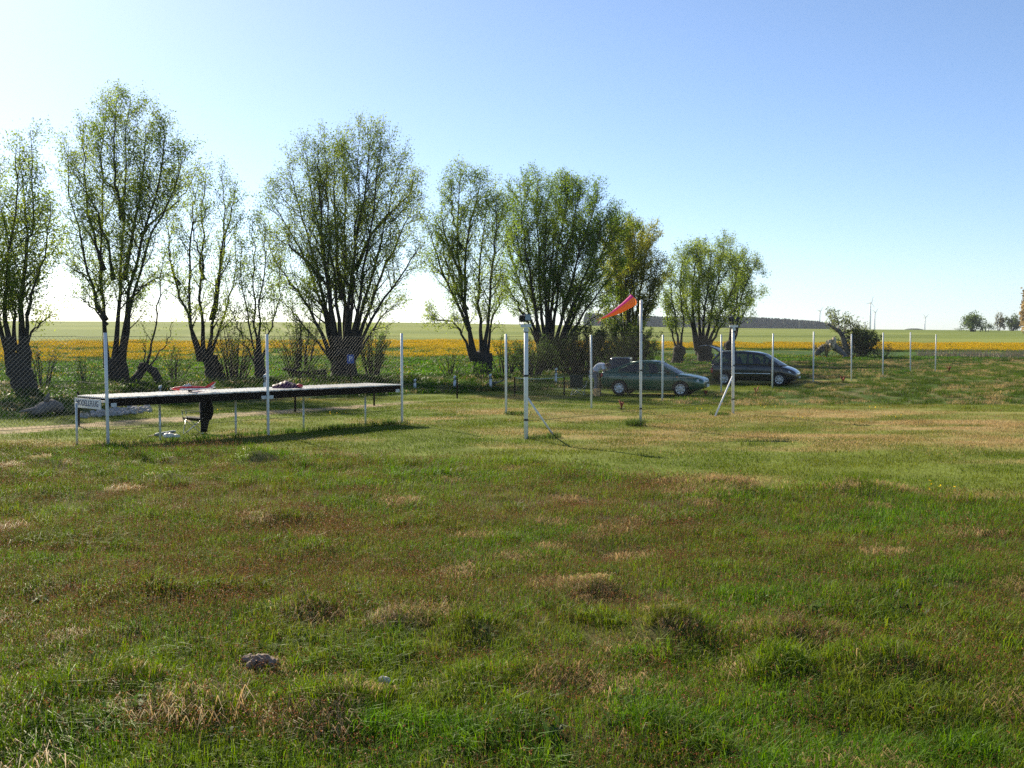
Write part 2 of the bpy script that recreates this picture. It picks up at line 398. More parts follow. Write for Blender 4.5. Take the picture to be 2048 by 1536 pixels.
# ------------------------------------------------------------------ grass
def blades(n, rad, ln, wd, lean, seed, tint=None, alpha=0.0, heads=None, curl=.5, lay=0.0, lumv=.45):
    """a patch of n grass blades: verts, tris, tint rgba, lum"""
    r = np.random.default_rng(seed)
    a = r.random(n) * 2 * np.pi; q = np.sqrt(r.random(n)) * rad
    bx, by = q * np.cos(a), q * np.sin(a)
    L = ln * (.55 + .6 * r.random(n)); d = r.random(n) * 2 * np.pi
    le = lean * (.25 + r.random(n)) + lay
    W = wd * (.7 + .6 * r.random(n))
    dx, dy = np.cos(d), np.sin(d); px, py = -dy, dx
    ts = [0, .5, 1.0]; V = []
    for k, t in enumerate(ts):
        hx = np.sin(le * t * (1 + curl * t)) * L * t; hz = np.maximum(np.cos(np.minimum(le * t * (1 + curl * t), 1.9)) * L * t, .0) + (.012 if t else -.02)
        cx, cy, cz = bx + dx * hx, by + dy * hx, hz
        if k < 2:
            ww = W * (1 if k == 0 else .8) / 2
            V += [np.stack([cx - px * ww, cy - py * ww, cz], 1), np.stack([cx + px * ww, cy + py * ww, cz], 1)]
        else: V.append(np.stack([cx, cy, cz], 1))
    V = np.stack(V, 1)                       # n,5,3
    b = (np.arange(n) * 5)[:, None]
    T = np.concatenate([b + [0, 1, 3], b + [0, 3, 2], b + [2, 3, 4]]).reshape(-1, 3)
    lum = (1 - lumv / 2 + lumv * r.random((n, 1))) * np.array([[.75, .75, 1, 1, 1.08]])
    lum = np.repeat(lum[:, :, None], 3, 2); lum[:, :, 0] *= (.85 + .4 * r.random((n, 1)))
    ti = np.zeros((n, 5, 4)); ti[:, :, 3] = alpha
    if tint is not None: ti[:, :, :3] = np.asarray(tint) * (.65 + .7 * r.random((n, 1, 1)))
    V = V.reshape(-1, 3); lum = lum.reshape(-1, 3); ti = ti.reshape(-1, 4)
    if heads is not None:                    # little clusters on the stalk tips
        hc, hs, hn = heads
        tips = V[4::5]; m = len(tips) * hn
        c = np.repeat(tips, hn, 0) + (r.random((m, 3)) - .5) * hs * np.array([1.5, 1.5, 2.0])
        o = (r.random((m, 4, 3)) - .5) * hs * 1.1
        HV = c[:, None] + o; HV = HV.reshape(-1, 3)
        hb = len(V) + (np.arange(m) * 4)[:, None]
        HT = np.concatenate([hb + [0, 1, 2], hb + [0, 2, 3], hb + [1, 3, 2]]).reshape(-1, 3)
        hcv = np.asarray(hc) * (.55 + .9 * r.random((m, 1)))
        HTI = np.concatenate([np.repeat(hcv, 4, 0), np.ones((m * 4, 1))], 1)
        V = np.vstack([V, HV]); T = np.vstack([T, HT]); ti = np.vstack([ti, HTI]); lum = np.vstack([lum, np.ones((m * 4, 3))])
    return V, T, ti, lum
def joinb(*parts):
    V, T, TI, LU = [], [], [], []; b = 0
    for v, t, ti, lu in parts:
        V.append(v); T.append(t + b); TI.append(ti); LU.append(lu); b += len(v)
    return np.vstack(V), np.vstack(T), np.vstack(TI), np.vstack(LU)
def template_coll(name, parts):
    c = bpy.data.collections.new(name)
    for k, (v, t, ti, lu) in enumerate(parts):
        me = npmesh('%s_clump' % name, v, None, t, GRASSM)
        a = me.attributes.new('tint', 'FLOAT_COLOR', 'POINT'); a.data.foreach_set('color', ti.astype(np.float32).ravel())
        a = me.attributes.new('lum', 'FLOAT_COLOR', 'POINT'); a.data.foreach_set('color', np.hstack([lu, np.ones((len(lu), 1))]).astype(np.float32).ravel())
        c.objects.link(bpy.data.objects.new('%s%02d' % (name, k), me))
    return c
def scatter(name, coll, x, y, idx, sc, col, label=None, zoff=0.0):
    n = len(x); z = ground_z(x, y) + zoff
    me = bpy.data.meshes.new(name); me.vertices.add(n)
    me.vertices.foreach_set('co', np.stack([x, y, z], 1).astype(np.float32).ravel())
    r = RNG
    e = .12
    gx = (ground_z(x + e, y) - ground_z(x - e, y)) / (2 * e); gy = (ground_z(x, y + e) - ground_z(x, y - e)) / (2 * e)
    rot = np.stack([np.arctan(gy), -np.arctan(gx), r.random(n) * 2 * np.pi], 1)
    rot[:, :2] *= 1.0
    # spin first, then tilt: write the combined euler
    E = np.empty_like(rot)
    cz, sz = np.cos(rot[:, 2]), np.sin(rot[:, 2]); E[:, 0] = rot[:, 0] * cz + rot[:, 1] * sz; E[:, 1] = -rot[:, 0] * sz + rot[:, 1] * cz; E[:, 2] = rot[:, 2]
    me.attributes.new('rot', 'FLOAT_VECTOR', 'POINT').data.foreach_set('vector', E.astype(np.float32).ravel())
    me.attributes.new('sc', 'FLOAT', 'POINT').data.foreach_set('value', sc.astype(np.float32))
    me.attributes.new('idx', 'INT', 'POINT').data.foreach_set('value', idx.astype(np.int32))
    me.attributes.new('col', 'FLOAT_COLOR', 'POINT').data.foreach_set('color', np.hstack([col, np.ones((n, 1))]).astype(np.float32).ravel())
    o = bpy.data.objects.new(name, me); COL.objects.link(o)
    g = bpy.data.node_groups.new('scatter_' + name, 'GeometryNodeTree')
    g.interface.new_socket('Geometry', in_out='INPUT', socket_type='NodeSocketGeometry')
    g.interface.new_socket('Geometry', in_out='OUTPUT', socket_type='NodeSocketGeometry')
    N = g.nodes; L = g.links
    gi = N.new('NodeGroupInput'); go = N.new('NodeGroupOutput'); ip = N.new('GeometryNodeInstanceOnPoints')
    ci = N.new('GeometryNodeCollectionInfo'); ci.inputs[0].default_value = coll; ci.inputs['Separate Children'].default_value = True; ci.inputs['Reset Children'].default_value = True
    def na(nm, ty):
        q = N.new('GeometryNodeInputNamedAttribute'); q.data_type = ty; q.inputs[0].default_value = nm; return q.outputs[0]
    er = N.new('FunctionNodeEulerToRotation')
    L.new(gi.outputs[0], ip.inputs['Points']); L.new(ci.outputs[0], ip.inputs['Instance']); ip.inputs['Pick Instance'].default_value = True
    L.new(na('idx', 'INT'), ip.inputs['Instance Index']); L.new(na('rot', 'FLOAT_VECTOR'), er.inputs[0]); L.new(er.outputs[0], ip.inputs['Rotation'])
    L.new(na('sc', 'FLOAT'), ip.inputs['Scale']); L.new(ip.outputs[0], go.inputs[0])
    m = o.modifiers.new('scatter', 'NODES'); m.node_group = g
    tag(o, label, kind='stuff')
    return o
def wedge(r0, r1, dens, half=31.0, power=2.0):
    """random points in a sector in front of the camera; density per square metre, uniform in area"""
    area = R(2 * half) / 2 * (r1 * r1 - r0 * r0); n = int(area * dens)
    r = np.sqrt(RNG.random(n) * (r1 * r1 - r0 * r0) + r0 * r0); a = R(half) * (2 * RNG.random(n) - 1)
    return r * np.sin(a), r * np.cos(a)

BROWNH = (.22, .10, .048); STRAW = (.46, .33, .16); PALE = (.52, .40, .25)
mead_t = []
for k in range(4):   # 0-3 green sward with a few straws
    mead_t.append(joinb(blades(130, .24, .105, .0042, .8, 100 + k, lumv=.8), blades(9, .24, .09, .0045, 1.0, 110 + k, STRAW, 1, lay=.5)))
for k in range(4):   # 4-7 wood-rush: thin stalks with brown heads over short grass
    mead_t.append(joinb(blades(85, .24, .085, .004, .8, 120 + k, lumv=.8), blades(26, .24, .125, .0028, .35, 130 + k, (.16, .12, .05), 1, heads=(BROWNH, .011, 3)),
                        blades(12, .24, .08, .005, 1.1, 140 + k, (.22, .13, .06), 1, lay=.3)))
for k in range(3):   # 8-10 dry arching straw
    mead_t.append(joinb(blades(130, .24, .20, .0045, .5, 150 + k, (.43, .30, .15), 1, curl=.6, lay=.85), blades(60, .22, .14, .004, .5, 155 + k, (.33, .21, .11), 1, lay=.9), blades(14, .22, .12, .005, .7, 158 + k)))
for k in range(3):   # 11-13 tall fresh tussock
    mead_t.append(blades(85, .14, .18, .006, .65, 160 + k, curl=.8))
for k in range(2):   # 14-15 broad dark leaves
    mead_t.append(joinb(blades(14, .12, .13, .032, 1.1, 170 + k, (.05, .085, .03), .8, curl=.3), blades(30, .2, .10, .0055, .7, 175 + k)))
mead_c = template_coll('meadow_tuft', mead_t)
TUSSOCKS = [(360, 1205, .10, 7), (590, 1420, .14, 12), (1555, 1365, .12, 9), (800, 1405, .09, 6), (830, 1455, .2, 12), (980, 1490, .3, 26), (1270, 1330, .14, 8), (250, 1345, .16, 12), (560, 1300, .14, 8), (700, 1330, .2, 9), (1420, 1480, .16, 9), (60, 1500, .25, 18), (420, 1400, .2, 10), (1850, 1515, .12, 14), (1960, 1500, .15, 8), (1470, 1080, .2, 8), (1340, 1050, .2, 8), (880, 960, .2, 8), (640, 1225, .2, 8), (1150, 1240, .25, 10), (1830, 1260, .25, 12), (1690, 1060, .25, 8)]
def meadow():
    xs, ys = [], []
    for r0, r1, d in ((4.2, 9, 30), (9, 15, 20), (15, 27, 12)):
        a, b = wedge(r0, r1, d); xs.append(a); ys.append(b)
    x = np.concatenate(xs); y = np.concatenate(ys); k = meadow_mask(x, y) & (y > 3.5); x, y = x[k], y[k]; n = len(x)
    br = brownness(x, y); u, v = uv(x, y); q = RNG.random(n)
    n1 = fbm(x * 1.1, y * 1.1, 91, 3); n2 = fbm(x * .8, y * .8, 92, 3); n4 = fbm(x * .35, y * .35, 93, 3)
    idx = RNG.integers(0, 4, n)
    idx = np.where(q < br * .95, RNG.integers(4, 8, n), idx)
    hum = np.zeros(n)
    for hx, hy, hr, hh in HUM: hum = np.maximum(hum, np.exp(-((x - hx) ** 2 + (y - hy) ** 2) / (hr * hr * .6)) * min(1, hh / .10))
    q2 = RNG.random(n)
    idx = np.where(q2 < np.where(v > 1150, .8, .5) * hum * (.3 + 1.0 * sstep(.4, .6, n1)), RNG.integers(8, 11, n), idx)
    idx = np.where((q2 > .975) , RNG.integers(8, 11, n), idx)
    idx = np.where((n2 > .62) & (q2 > .5), RNG.integers(11, 14, n), idx)
    idx = np.where((q2 > .30) & (q2 < .33) & (v > 1150), RNG.integers(14, 16, n), idx)
    tx, ty = [], []
    for tu, tv, tr, tn in TUSSOCKS:
        a, b = flat(tu, tv); tn = max(3, int(tn * .75)); tx += list(a + RNG.normal(size=tn) * tr * 1.25); ty += list(b + RNG.normal(size=tn) * tr * 1.25)
    m_ = len(tx); x = np.r_[x, tx]; y = np.r_[y, ty]; idx = np.r_[idx, RNG.integers(11, 14, m_)]; n = len(x)
    br = brownness(x, y); n1 = fbm(x * 1.1, y * 1.1, 91, 3); n2 = fbm(x * .8, y * .8, 92, 3); n4 = fbm(x * .35, y * .35, 93, 3)
    fx, fy = [], []
    for r0, r1, stp in ((4.0, 14, .25), (14, 27, .36)):
        a, b = np.meshgrid(np.arange(-17, 17, stp), np.arange(3, 27, stp)); a = a.ravel() + RNG.uniform(-.5, .5, a.size) * stp; b = b.ravel() + RNG.uniform(-.5, .5, b.size) * stp
        d_ = np.hypot(a, b); k = (d_ >= r0) & (d_ < r1) & (np.abs(a) < b * .62) & meadow_mask(a, b); fx.append(a[k]); fy.append(b[k])
    fx = np.concatenate(fx); fy = np.concatenate(fy); m_ = len(fx); bf = brownness(fx, fy)
    x = np.r_[x, fx]; y = np.r_[y, fy]; idx = np.r_[idx, np.where(RNG.random(m_) < bf * .8, RNG.integers(4, 8, m_), RNG.integers(0, 4, m_))]; n = len(x)
    br = brownness(x, y); n1 = fbm(x * 1.1, y * 1.1, 91, 3); n2 = fbm(x * .8, y * .8, 92, 3); n4 = fbm(x * .35, y * .35, 93, 3)
    sc = (.7 + .6 * RNG.random(n)) * (.75 + .5 * n4) * np.interp(np.hypot(x, y), [4, 14, 24], [1, 1.05, 1.25])
    base = lerp(C_MID, C_LUSH, sstep(.35, .65, n1)); base = lerp(base, (.20, .20, .035), .5 * sstep(.5, .75, n2) * (RNG.random(n) < .5)); base = lerp(base, (.155, .165, .03), br * .35)
    base = base * (.75 + .5 * RNG.random((n, 1)))
    scatter('meadow_grass', mead_c, x, y, idx, sc, base)
meadow()
lawn_t = [blades(130, .5, .035, .006, 1.0, 200 + k) for k in range(3)] + [joinb(blades(60, .5, .03, .006, 1.0, 210 + k), blades(90, .5, .05, .006, .6, 215 + k, STRAW, 1, lay=.9)) for k in range(2)] + \
    [blades(70, .22, .12, .007, .7, 220), joinb(blades(20, .3, .04, .006, .7, 230), blades(4, .3, .05, .003, .3, 231, (.1, .15, .03), 1, heads=((.75, .52, .02), .035, 3)))]
lawn_c = template_coll('lawn_tuft', lawn_t)
def lawn():
    x1, y1 = wedge(15, 30, 6, 29); x2, y2 = wedge(30, 58, 4.5, 29); x = np.r_[x1, x2]; y = np.r_[y1, y2]
    k = zone(x, y) == 1; x, y = x[k], y[k]; n = len(x)
    dr = dryness(x, y); q = RNG.random(n); idx = RNG.integers(0, 3, n); idx = np.where(q < dr * 1.1, RNG.integers(3, 5, n), idx)
    idx = np.where((RNG.random(n) < .004), 6, idx); idx = np.where(RNG.random(n) < .012 * (fbm(x * .3, y * .3, 95, 2) > .5), 5, idx)
    base = lerp(C_LAWN, (.095, .15, .014), sstep(.4, .65, fbm(x * .4, y * .4, 96, 3))); base = lerp(base, C_TAN, dr * .7) * (.8 + .4 * RNG.random((n, 1)))
    scatter('lawn_grass', lawn_c, x, y, idx, .8 + .6 * RNG.random(n), base)
lawn()
ver_t = [blades(110, .45, .26, .011, .6, 300 + k, curl=.7) for k in range(3)] + [joinb(blades(70, .45, .30, .010, .6, 310 + k, STRAW, 1, curl=.9, lay=.35), blades(40, .45, .2, .01, .7, 312 + k)) for k in range(2)] + \
    [blades(45, .45, .24, .05, 1.0, 320 + k, curl=.4) for k in range(2)] + [joinb(blades(50, .45, .2, .02, .8, 330), blades(14, .45, .24, .004, .3, 331, (.08, .13, .03), 1, heads=((.62, .42, .015), .03, 3)))]
ver_c = template_coll('verge_tuft', ver_t)
def verge():
    # rough pasture on the right
    x, y = wedge(33, 100, 3.2, 29); k = zone(x, y) == 4; x, y = x[k], y[k]; n = len(x)
    n1 = fbm(x * .6, y * .6, 97, 3); q = RNG.random(n); u, v = uv(x, y)
    edge = 1 - sstep(0, 26, np.interp(u, *RR_B) - v)
    idx = np.where(q < .12 + .55 * sstep(.5, .68, n1) + .25 * edge * (u < 1750), RNG.integers(3, 5, n), RNG.integers(0, 3, n))
    base = lerp((.085, .14, .016), (.065, .11, .014), sstep(.4, .6, fbm(x * .2, y * .2, 98, 3))) * (.75 + .5 * RNG.random((n, 1)))
    scatter('rough_grass', ver_c, x, y, idx, (.45 + .4 * RNG.random(n)) * (.7 + .6 * n1), base)
    # verge under the trees and the weedy field behind
    x, y = wedge(34, 110, 2.4, 30); zz = zone(x, y); k = (zz == 3) | (zz == 5); x, y, zz = x[k], y[k], zz[k]; n = len(x)
    u, v = uv(x, y); q = RNG.random(n); n1 = fbm(x * .4, y * .4, 99, 3)
    idx = np.where(zz == 5, RNG.integers(5, 7, n), np.where(q < .5, RNG.integers(0, 3, n), RNG.integers(5, 7, n)))
    idx = np.where((zz == 3) & (q > .82 - .3 * sstep(1350, 1600, u)), RNG.integers(3, 5, n), idx)
    idx = np.where((zz == 5) & (RNG.random(n) < .10), 7, idx)
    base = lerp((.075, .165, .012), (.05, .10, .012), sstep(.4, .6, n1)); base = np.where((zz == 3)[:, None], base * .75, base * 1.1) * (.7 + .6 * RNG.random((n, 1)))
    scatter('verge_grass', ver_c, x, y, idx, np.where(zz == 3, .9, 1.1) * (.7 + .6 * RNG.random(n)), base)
verge()
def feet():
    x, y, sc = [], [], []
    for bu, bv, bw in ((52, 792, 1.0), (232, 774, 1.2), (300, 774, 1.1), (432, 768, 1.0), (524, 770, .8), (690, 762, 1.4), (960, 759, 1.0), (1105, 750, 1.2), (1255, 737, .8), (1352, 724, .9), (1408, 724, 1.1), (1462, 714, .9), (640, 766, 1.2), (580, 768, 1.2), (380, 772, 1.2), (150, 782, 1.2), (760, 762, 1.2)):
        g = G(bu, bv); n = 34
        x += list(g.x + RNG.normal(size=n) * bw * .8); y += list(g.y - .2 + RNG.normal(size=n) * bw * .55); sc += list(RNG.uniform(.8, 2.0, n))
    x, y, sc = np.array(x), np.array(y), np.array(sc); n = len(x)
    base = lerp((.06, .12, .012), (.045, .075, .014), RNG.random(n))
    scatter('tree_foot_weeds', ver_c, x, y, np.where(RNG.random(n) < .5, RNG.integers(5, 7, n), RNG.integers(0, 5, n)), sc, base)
feet()
flo_t = [joinb(blades(110, 1.0, .34, .03, .8, 400 + k, (.08, .15, .015), 1), blades(190, 1.0, .38, .012, .4, 405 + k, (.08, .13, .03), 1, heads=((.70, .47, .008), .036, 5))) for k in range(3)] + [blades(90, .9, .34, .04, .8, 410 + k) for k in range(2)]
flo_c = template_coll('flower_tuft', flo_t)
def flowers():
    x, y = wedge(84, 185, .55, 29); k = zone(x, y) == 6; x, y = x[k], y[k]; n = len(x); u, v = uv(x, y)
    g = sstep(.43, .56, fbm(x * .05, y * .22, 71, 4)) * np.interp(u, [0, 700, 1000, 1300], [.9, .8, .6, .35])
    idx = np.where(RNG.random(n) < g, RNG.integers(3, 5, n), RNG.integers(0, 3, n))
    scatter('yellow_flowers', flo_c, x, y, idx, .8 + .5 * RNG.random(n), np.tile((.07, .14, .02), (n, 1)) * (.7 + .6 * RNG.random((n, 1))))
flowers()

# ------------------------------------------------------------------ trees
def leafmesh(name, pos, size, cols, parent, r, aspect=.45, droop=.0, mtl=LEAF, kind=None):
    n = len(pos); pos = np.asarray(pos)
    d = r.normal(size=(n, 3)); d[:, 2] -= droop; d /= np.linalg.norm(d, axis=1)[:, None] + 1e-9
    e = r.normal(size=(n, 3)); e -= d * (e * d).sum(1)[:, None]; e /= np.linalg.norm(e, axis=1)[:, None] + 1e-9
    nn = np.cross(d, e)
    s = (size * (.65 + .7 * r.random(n)))[:, None]
    V = np.stack([pos - d * s * .5, pos + e * s * aspect * .5 + nn * s * .08, pos + d * s * .5, pos - e * s * aspect * .5 + nn * s * .08], 1).reshape(-1, 3)
    L = parent.location; V = V - np.array([L.x, L.y, L.z])
    b = (np.arange(n) * 4)[:, None]
    T = np.concatenate([b + [0, 1, 2], b + [0, 2, 3]]).reshape(-1, 3)
    me = npmesh(name, V, None, T, mtl)
    a = me.attributes.new('tint', 'FLOAT_COLOR', 'POINT')
    c = np.repeat(np.hstack([cols, np.ones((n, 1))]), 4, 0); a.data.foreach_set('color', c.astype(np.float32).ravel())
    o = bpy.data.objects.new(name, me); COL.objects.link(o); o.parent = parent
    return o
def catmull(pts, m):
    p = [np.asarray(q, float) for q in pts]; p = [2 * p[0] - p[1]] + p + [2 * p[-1] - p[-2]]
    out = []; segs = len(p) - 3
    for i in range(m):
        t = i / (m - 1) * segs; k = min(int(t), segs - 1); t -= k
        a, b, c, d = p[k:k + 4]
        out.append(.5 * ((2 * b) + (-a + c) * t + (2 * a - 5 * b + 4 * c - d) * t * t + (-a + 3 * b - 3 * c + d) * t ** 3))
    return np.array(out)
def nrm(v): return v / (np.linalg.norm(v) + 1e-9)
def grow(wood, leaves, path, r0, r1, r, lmax, nbr, nleaf, jit, start=.22, level=0, sides=6, upb=.5, low=1.0):
    """tube along path, side branches off it, leaves on the thin ends"""
    m = len(path); rad = [r0 + (r1 - r0) * (i / (m - 1)) ** .8 for i in range(m)]
    if level == 0 and m > 10: rad[0] *= 1.7; rad[1] *= 1.3; rad[2] *= 1.1
    wood.tube(path, rad, sides, cap=False)
    seg = np.linalg.norm(np.diff(path, axis=0), axis=1); tot = seg.sum()
    for k in range(nbr):
        t = start + (1 - start) * (k + r.random()) / nbr
        fi = min(t, .999) * (m - 1); i = int(fi); p = path[i] + (path[i + 1] - path[i]) * (fi - i); tg = nrm(path[i + 1] - path[i])
        sp = nrm(np.cross(tg, r.normal(size=3))); an = r.uniform(.45, .95)
        d = nrm(tg * math.cos(an) + sp * math.sin(an))
        env = (min(1, .5 + t * 1.2) if low >= 1 else low + (1 - low) * min(1, t * 1.6)) * (1 - .72 * t ** 2)
        Lb = lmax * env * r.uniform(.5, 1.15)
        n = 4 if level == 0 else 3
        q = [p]; dd = d
        for s in range(n):
            dd = nrm(dd + np.array([0, 0, upb * .28]) + r.normal(size=3) * .13); q.append(q[-1] + dd * Lb / n)
        q = np.array(q); rb = max(.006, min(rad[i] * .5, .012 + .02 * Lb))
        if level == 0:
            grow(wood, leaves, q, rb, .006, r, lmax * .42, max(3, int(Lb * 5.0)), nleaf, jit, .18, 1, 4, upb * .8)
        else:
            wood.tube(q, [rb * .6, .006, .0045, .004], 3, cap=False)
            ns = max(2, int(nleaf * (.5 + Lb)))
            tt = r.random(ns) * .95 + .05
            fi = tt * (len(q) - 1); ii = np.minimum(fi.astype(int), len(q) - 2); ff = (fi - ii)[:, None]
            leaves.append(q[ii] * (1 - ff) + q[ii + 1] * ff + r.normal(size=(ns, 3)) * jit)
    if level <= 1:
        ns = int(nleaf * tot * (.5 if level else .25)); 
        if ns:
            tt = .45 + .55 * r.random(ns); fi = tt * (m - 1); ii = np.minimum(fi.astype(int), m - 2); ff = (fi - ii)[:, None]
            leaves.append(path[ii] * (1 - ff) + path[ii + 1] * ff + r.normal(size=(ns, 3)) * jit * 1.2)
def finish_tree(t, wood, leaves, r, size, c1, c2, seed, woodname='trunk', bark=None):
    wo = wood.build(woodname, bark or BARK, t, smooth=True, world=True)
    lv = np.concatenate(leaves); n = len(lv)
    k = fbm(lv[:, 0] * .7 + lv[:, 1] * .3, lv[:, 2] * .7, seed, 3)
    c = lerp(c1, c2, np.clip(sstep(.3, .7, k) * .8 + .35 * (r.random(n) - .5), 0, 1)) * (.7 + .6 * r.random((n, 1)))
    leafmesh('crown', lv, np.full(n, size), c, t, r)
    return n
NLEAF = 0
def willow(base, boles, stems, label, seed, Y=None, c1=(.145, .20, .036), c2=(.25, .30, .056), lmax=2.3, br=2.8, nleaf=19, size=.11, jit=.16, r0=.115, spread=.22, start=.16, group='pollarded willows in a row behind the lawn', name='willow_tree', low=1.0):
    """boles: list of [(u, v, radius)...] thick knobbly trunks; stems: list of [(u, v)...] long upright poles, both at the tree's own distance"""
    global NLEAF
    r = np.random.default_rng(seed)
    g = G(*base) if Y is None else GX(base[0], Y); D = g.y
    t = thing(name, g, label, 'tree', group)
    wood = MB(); leaves = []; sc = D / F
    for bo in boles:
        pts = [np.array(P(u, v, D)) for u, v, q in bo]; pts[0][2] = g.z - .2 if abs(pts[0][2] - g.z) < 1.0 else pts[0][2]
        rr = [q for u, v, q in bo]; m = 9
        pa = catmull(pts, m); ra = np.interp(np.linspace(0, len(rr) - 1, m), range(len(rr)), rr)
        pa[1:-1] += r.normal(size=(m - 2, 3)) * .04; ra = ra * (1 + .12 * (r.random(m) - .5)); ra[0] *= 1.3; ra[-1] *= .35; ra[-2] *= .75
        b0 = len(wood.v); wood.tube(pa, list(ra), 14, cap=True)
        for i in range(b0, len(wood.v)):
            q = r.normal(size=3) * .045 * rr[0]; wood.v[i] = tuple(np.array(wood.v[i]) + q)
        for q in range(7):
            f = r.uniform(.35, .95); i = int(f * (m - 1)); an = r.random() * 6.28; rad_ = ra[i] * .8; wood.blob(pa[i] + np.array([math.cos(an) * rad_, math.sin(an) * rad_, 0]), (ra[i] * .35, ra[i] * .35, ra[i] * .5), seed + q, 7, 5, .3)
    for st in stems:
        tip = st[-1]; hgt = (st[0][1] - tip[1]) * sc; off = r.uniform(-1, 1) * spread * hgt
        pts = []
        st = [(st[0][0] + (base[0] - st[0][0]) * .12, st[0][1] + .28 * (base[1] - st[0][1]) if st[0][1] > base[1] - 85 else st[0][1])] + list(st[1:])
        for k, (u, v) in enumerate(st):
            f = k / (len(st) - 1); q = np.array(P(u, v, D + off * f)); pts.append(q)
        m = 14; pa = catmull(pts, m); pa[2:] += r.normal(size=(m - 2, 3)) * .05
        L = np.linalg.norm(np.diff(pa, axis=0), axis=1).sum()
        grow(wood, leaves, pa, r0 * min(1, .45 + L / 18), .012, r, lmax * min(1.1, .4 + L / 14), int(L * br), nleaf, jit, start, 0, 6, .5, low)
    NLEAF += finish_tree(t, wood, leaves, r, size, c1, c2, seed)
    return t

# row of pollarded willows, nearest first
willow((-75, 800), [[(-75, 800, .5), (-80, 740, .42), (-78, 700, .4)]], [[(-85, 700), (-105, 560), (-120, 330)], [(-70, 700), (-60, 540), (-50, 300)], [(-60, 705), (-35, 560), (-14, 330)], [(-60, 710), (-22, 600), (8, 430)], [(-66, 708), (-44, 600), (-20, 470)]],
       'sparse willow at the left picture edge, only its branch tips in view', 11, Y=44)
willow((52, 790), [[(52, 790, .52), (42, 750, .44), (20, 705, .40)], [(44, 760, .3), (48, 715, .30), (46, 690, .24)]],
       [[(46, 700), (38, 610), (58, 500), (64, 420), (60, 262)], [(44, 705), (45, 600), (52, 520), (48, 400), (40, 290)], [(18, 705), (8, 600), (22, 500), (34, 400), (30, 300)], [(15, 710), (-5, 600), (-8, 470), (-2, 340)], [(50, 700), (60, 600), (85, 520), (100, 400)], [(25, 700), (28, 620), (18, 540), (10, 430)], [(52, 690), (75, 650), (105, 630)]],
       'tall willow with a thick left leaning bole behind the wire netting', 12)
willow((232, 772), [[(235, 772, .6), (232, 740, .5), (226, 715, .46)]],
       [[(212, 722), (206, 620), (200, 540), (205, 400), (203, 300), (215, 200)], [(228, 710), (240, 600), (243, 480), (247, 380), (250, 280), (262, 200)], [(240, 715), (258, 600), (285, 470), (312, 400), (328, 300), (325, 245)], [(246, 715), (262, 620), (300, 480), (345, 380), (372, 310)],
        [(208, 640), (190, 590), (165, 500), (140, 400), (135, 290)], [(204, 540), (185, 460), (168, 350), (165, 240)], [(246, 440), (232, 360), (230, 260), (235, 195)], [(290, 470), (320, 430), (360, 400), (392, 345)], [(212, 650), (180, 610), (140, 590)], [(258, 610), (290, 570), (330, 545)], [(226, 560), (215, 480), (190, 420), (150, 350)], [(250, 560), (275, 420), (290, 320), (290, 250)]],
       'tallest willow, a broad crown on four long stems left of the table', 13, lmax=2.63, br=3.1, nleaf=18)
willow((300, 772), [[(266, 775, .22), (280, 745, .2), (290, 728, .2)], [(334, 775, .24), (312, 750, .2), (292, 730, .2)]],
       [[(290, 730), (308, 660), (318, 580), (330, 500)], [(288, 730), (286, 700), (290, 680)], [(294, 725), (330, 690), (345, 640)]],
       'split willow stump forming a fork with one thin whip stem', 14, Y=52, lmax=1.50, br=1.9, nleaf=8, r0=.085)
willow((432, 766), [[(436, 766, .5), (425, 735, .42), (412, 705, .36)]],
       [[(402, 705), (372, 620), (350, 570), (336, 480), (335, 400)], [(405, 700), (402, 620), (408, 520), (404, 420), (412, 345)], [(412, 700), (428, 640), (442, 520), (450, 420), (438, 350)], [(396, 705), (380, 640), (380, 520), (385, 420), (395, 370)], [(415, 705), (445, 640), (468, 560), (470, 470)], [(422, 640), (436, 560), (462, 420), (470, 380)], [(404, 560), (390, 480), (380, 420)], [(350, 570), (340, 520), (345, 450)]],
       'open willow with a right leaning bole just left of the centre table post', 15, lmax=1.88, nleaf=15)
willow((524, 768), [[(526, 768, .34), (520, 735, .28), (514, 712, .24)]],
       [[(512, 712), (498, 640), (484, 560), (480, 480)], [(516, 710), (508, 620), (508, 520), (505, 440)], [(520, 710), (520, 610), (530, 520), (528, 440)], [(520, 715), (545, 650), (560, 580), (556, 510)], [(510, 715), (478, 660), (458, 600)]],
       'slim willow of thin stems behind the centre post of the table', 16, lmax=1.76, nleaf=15, r0=.085)
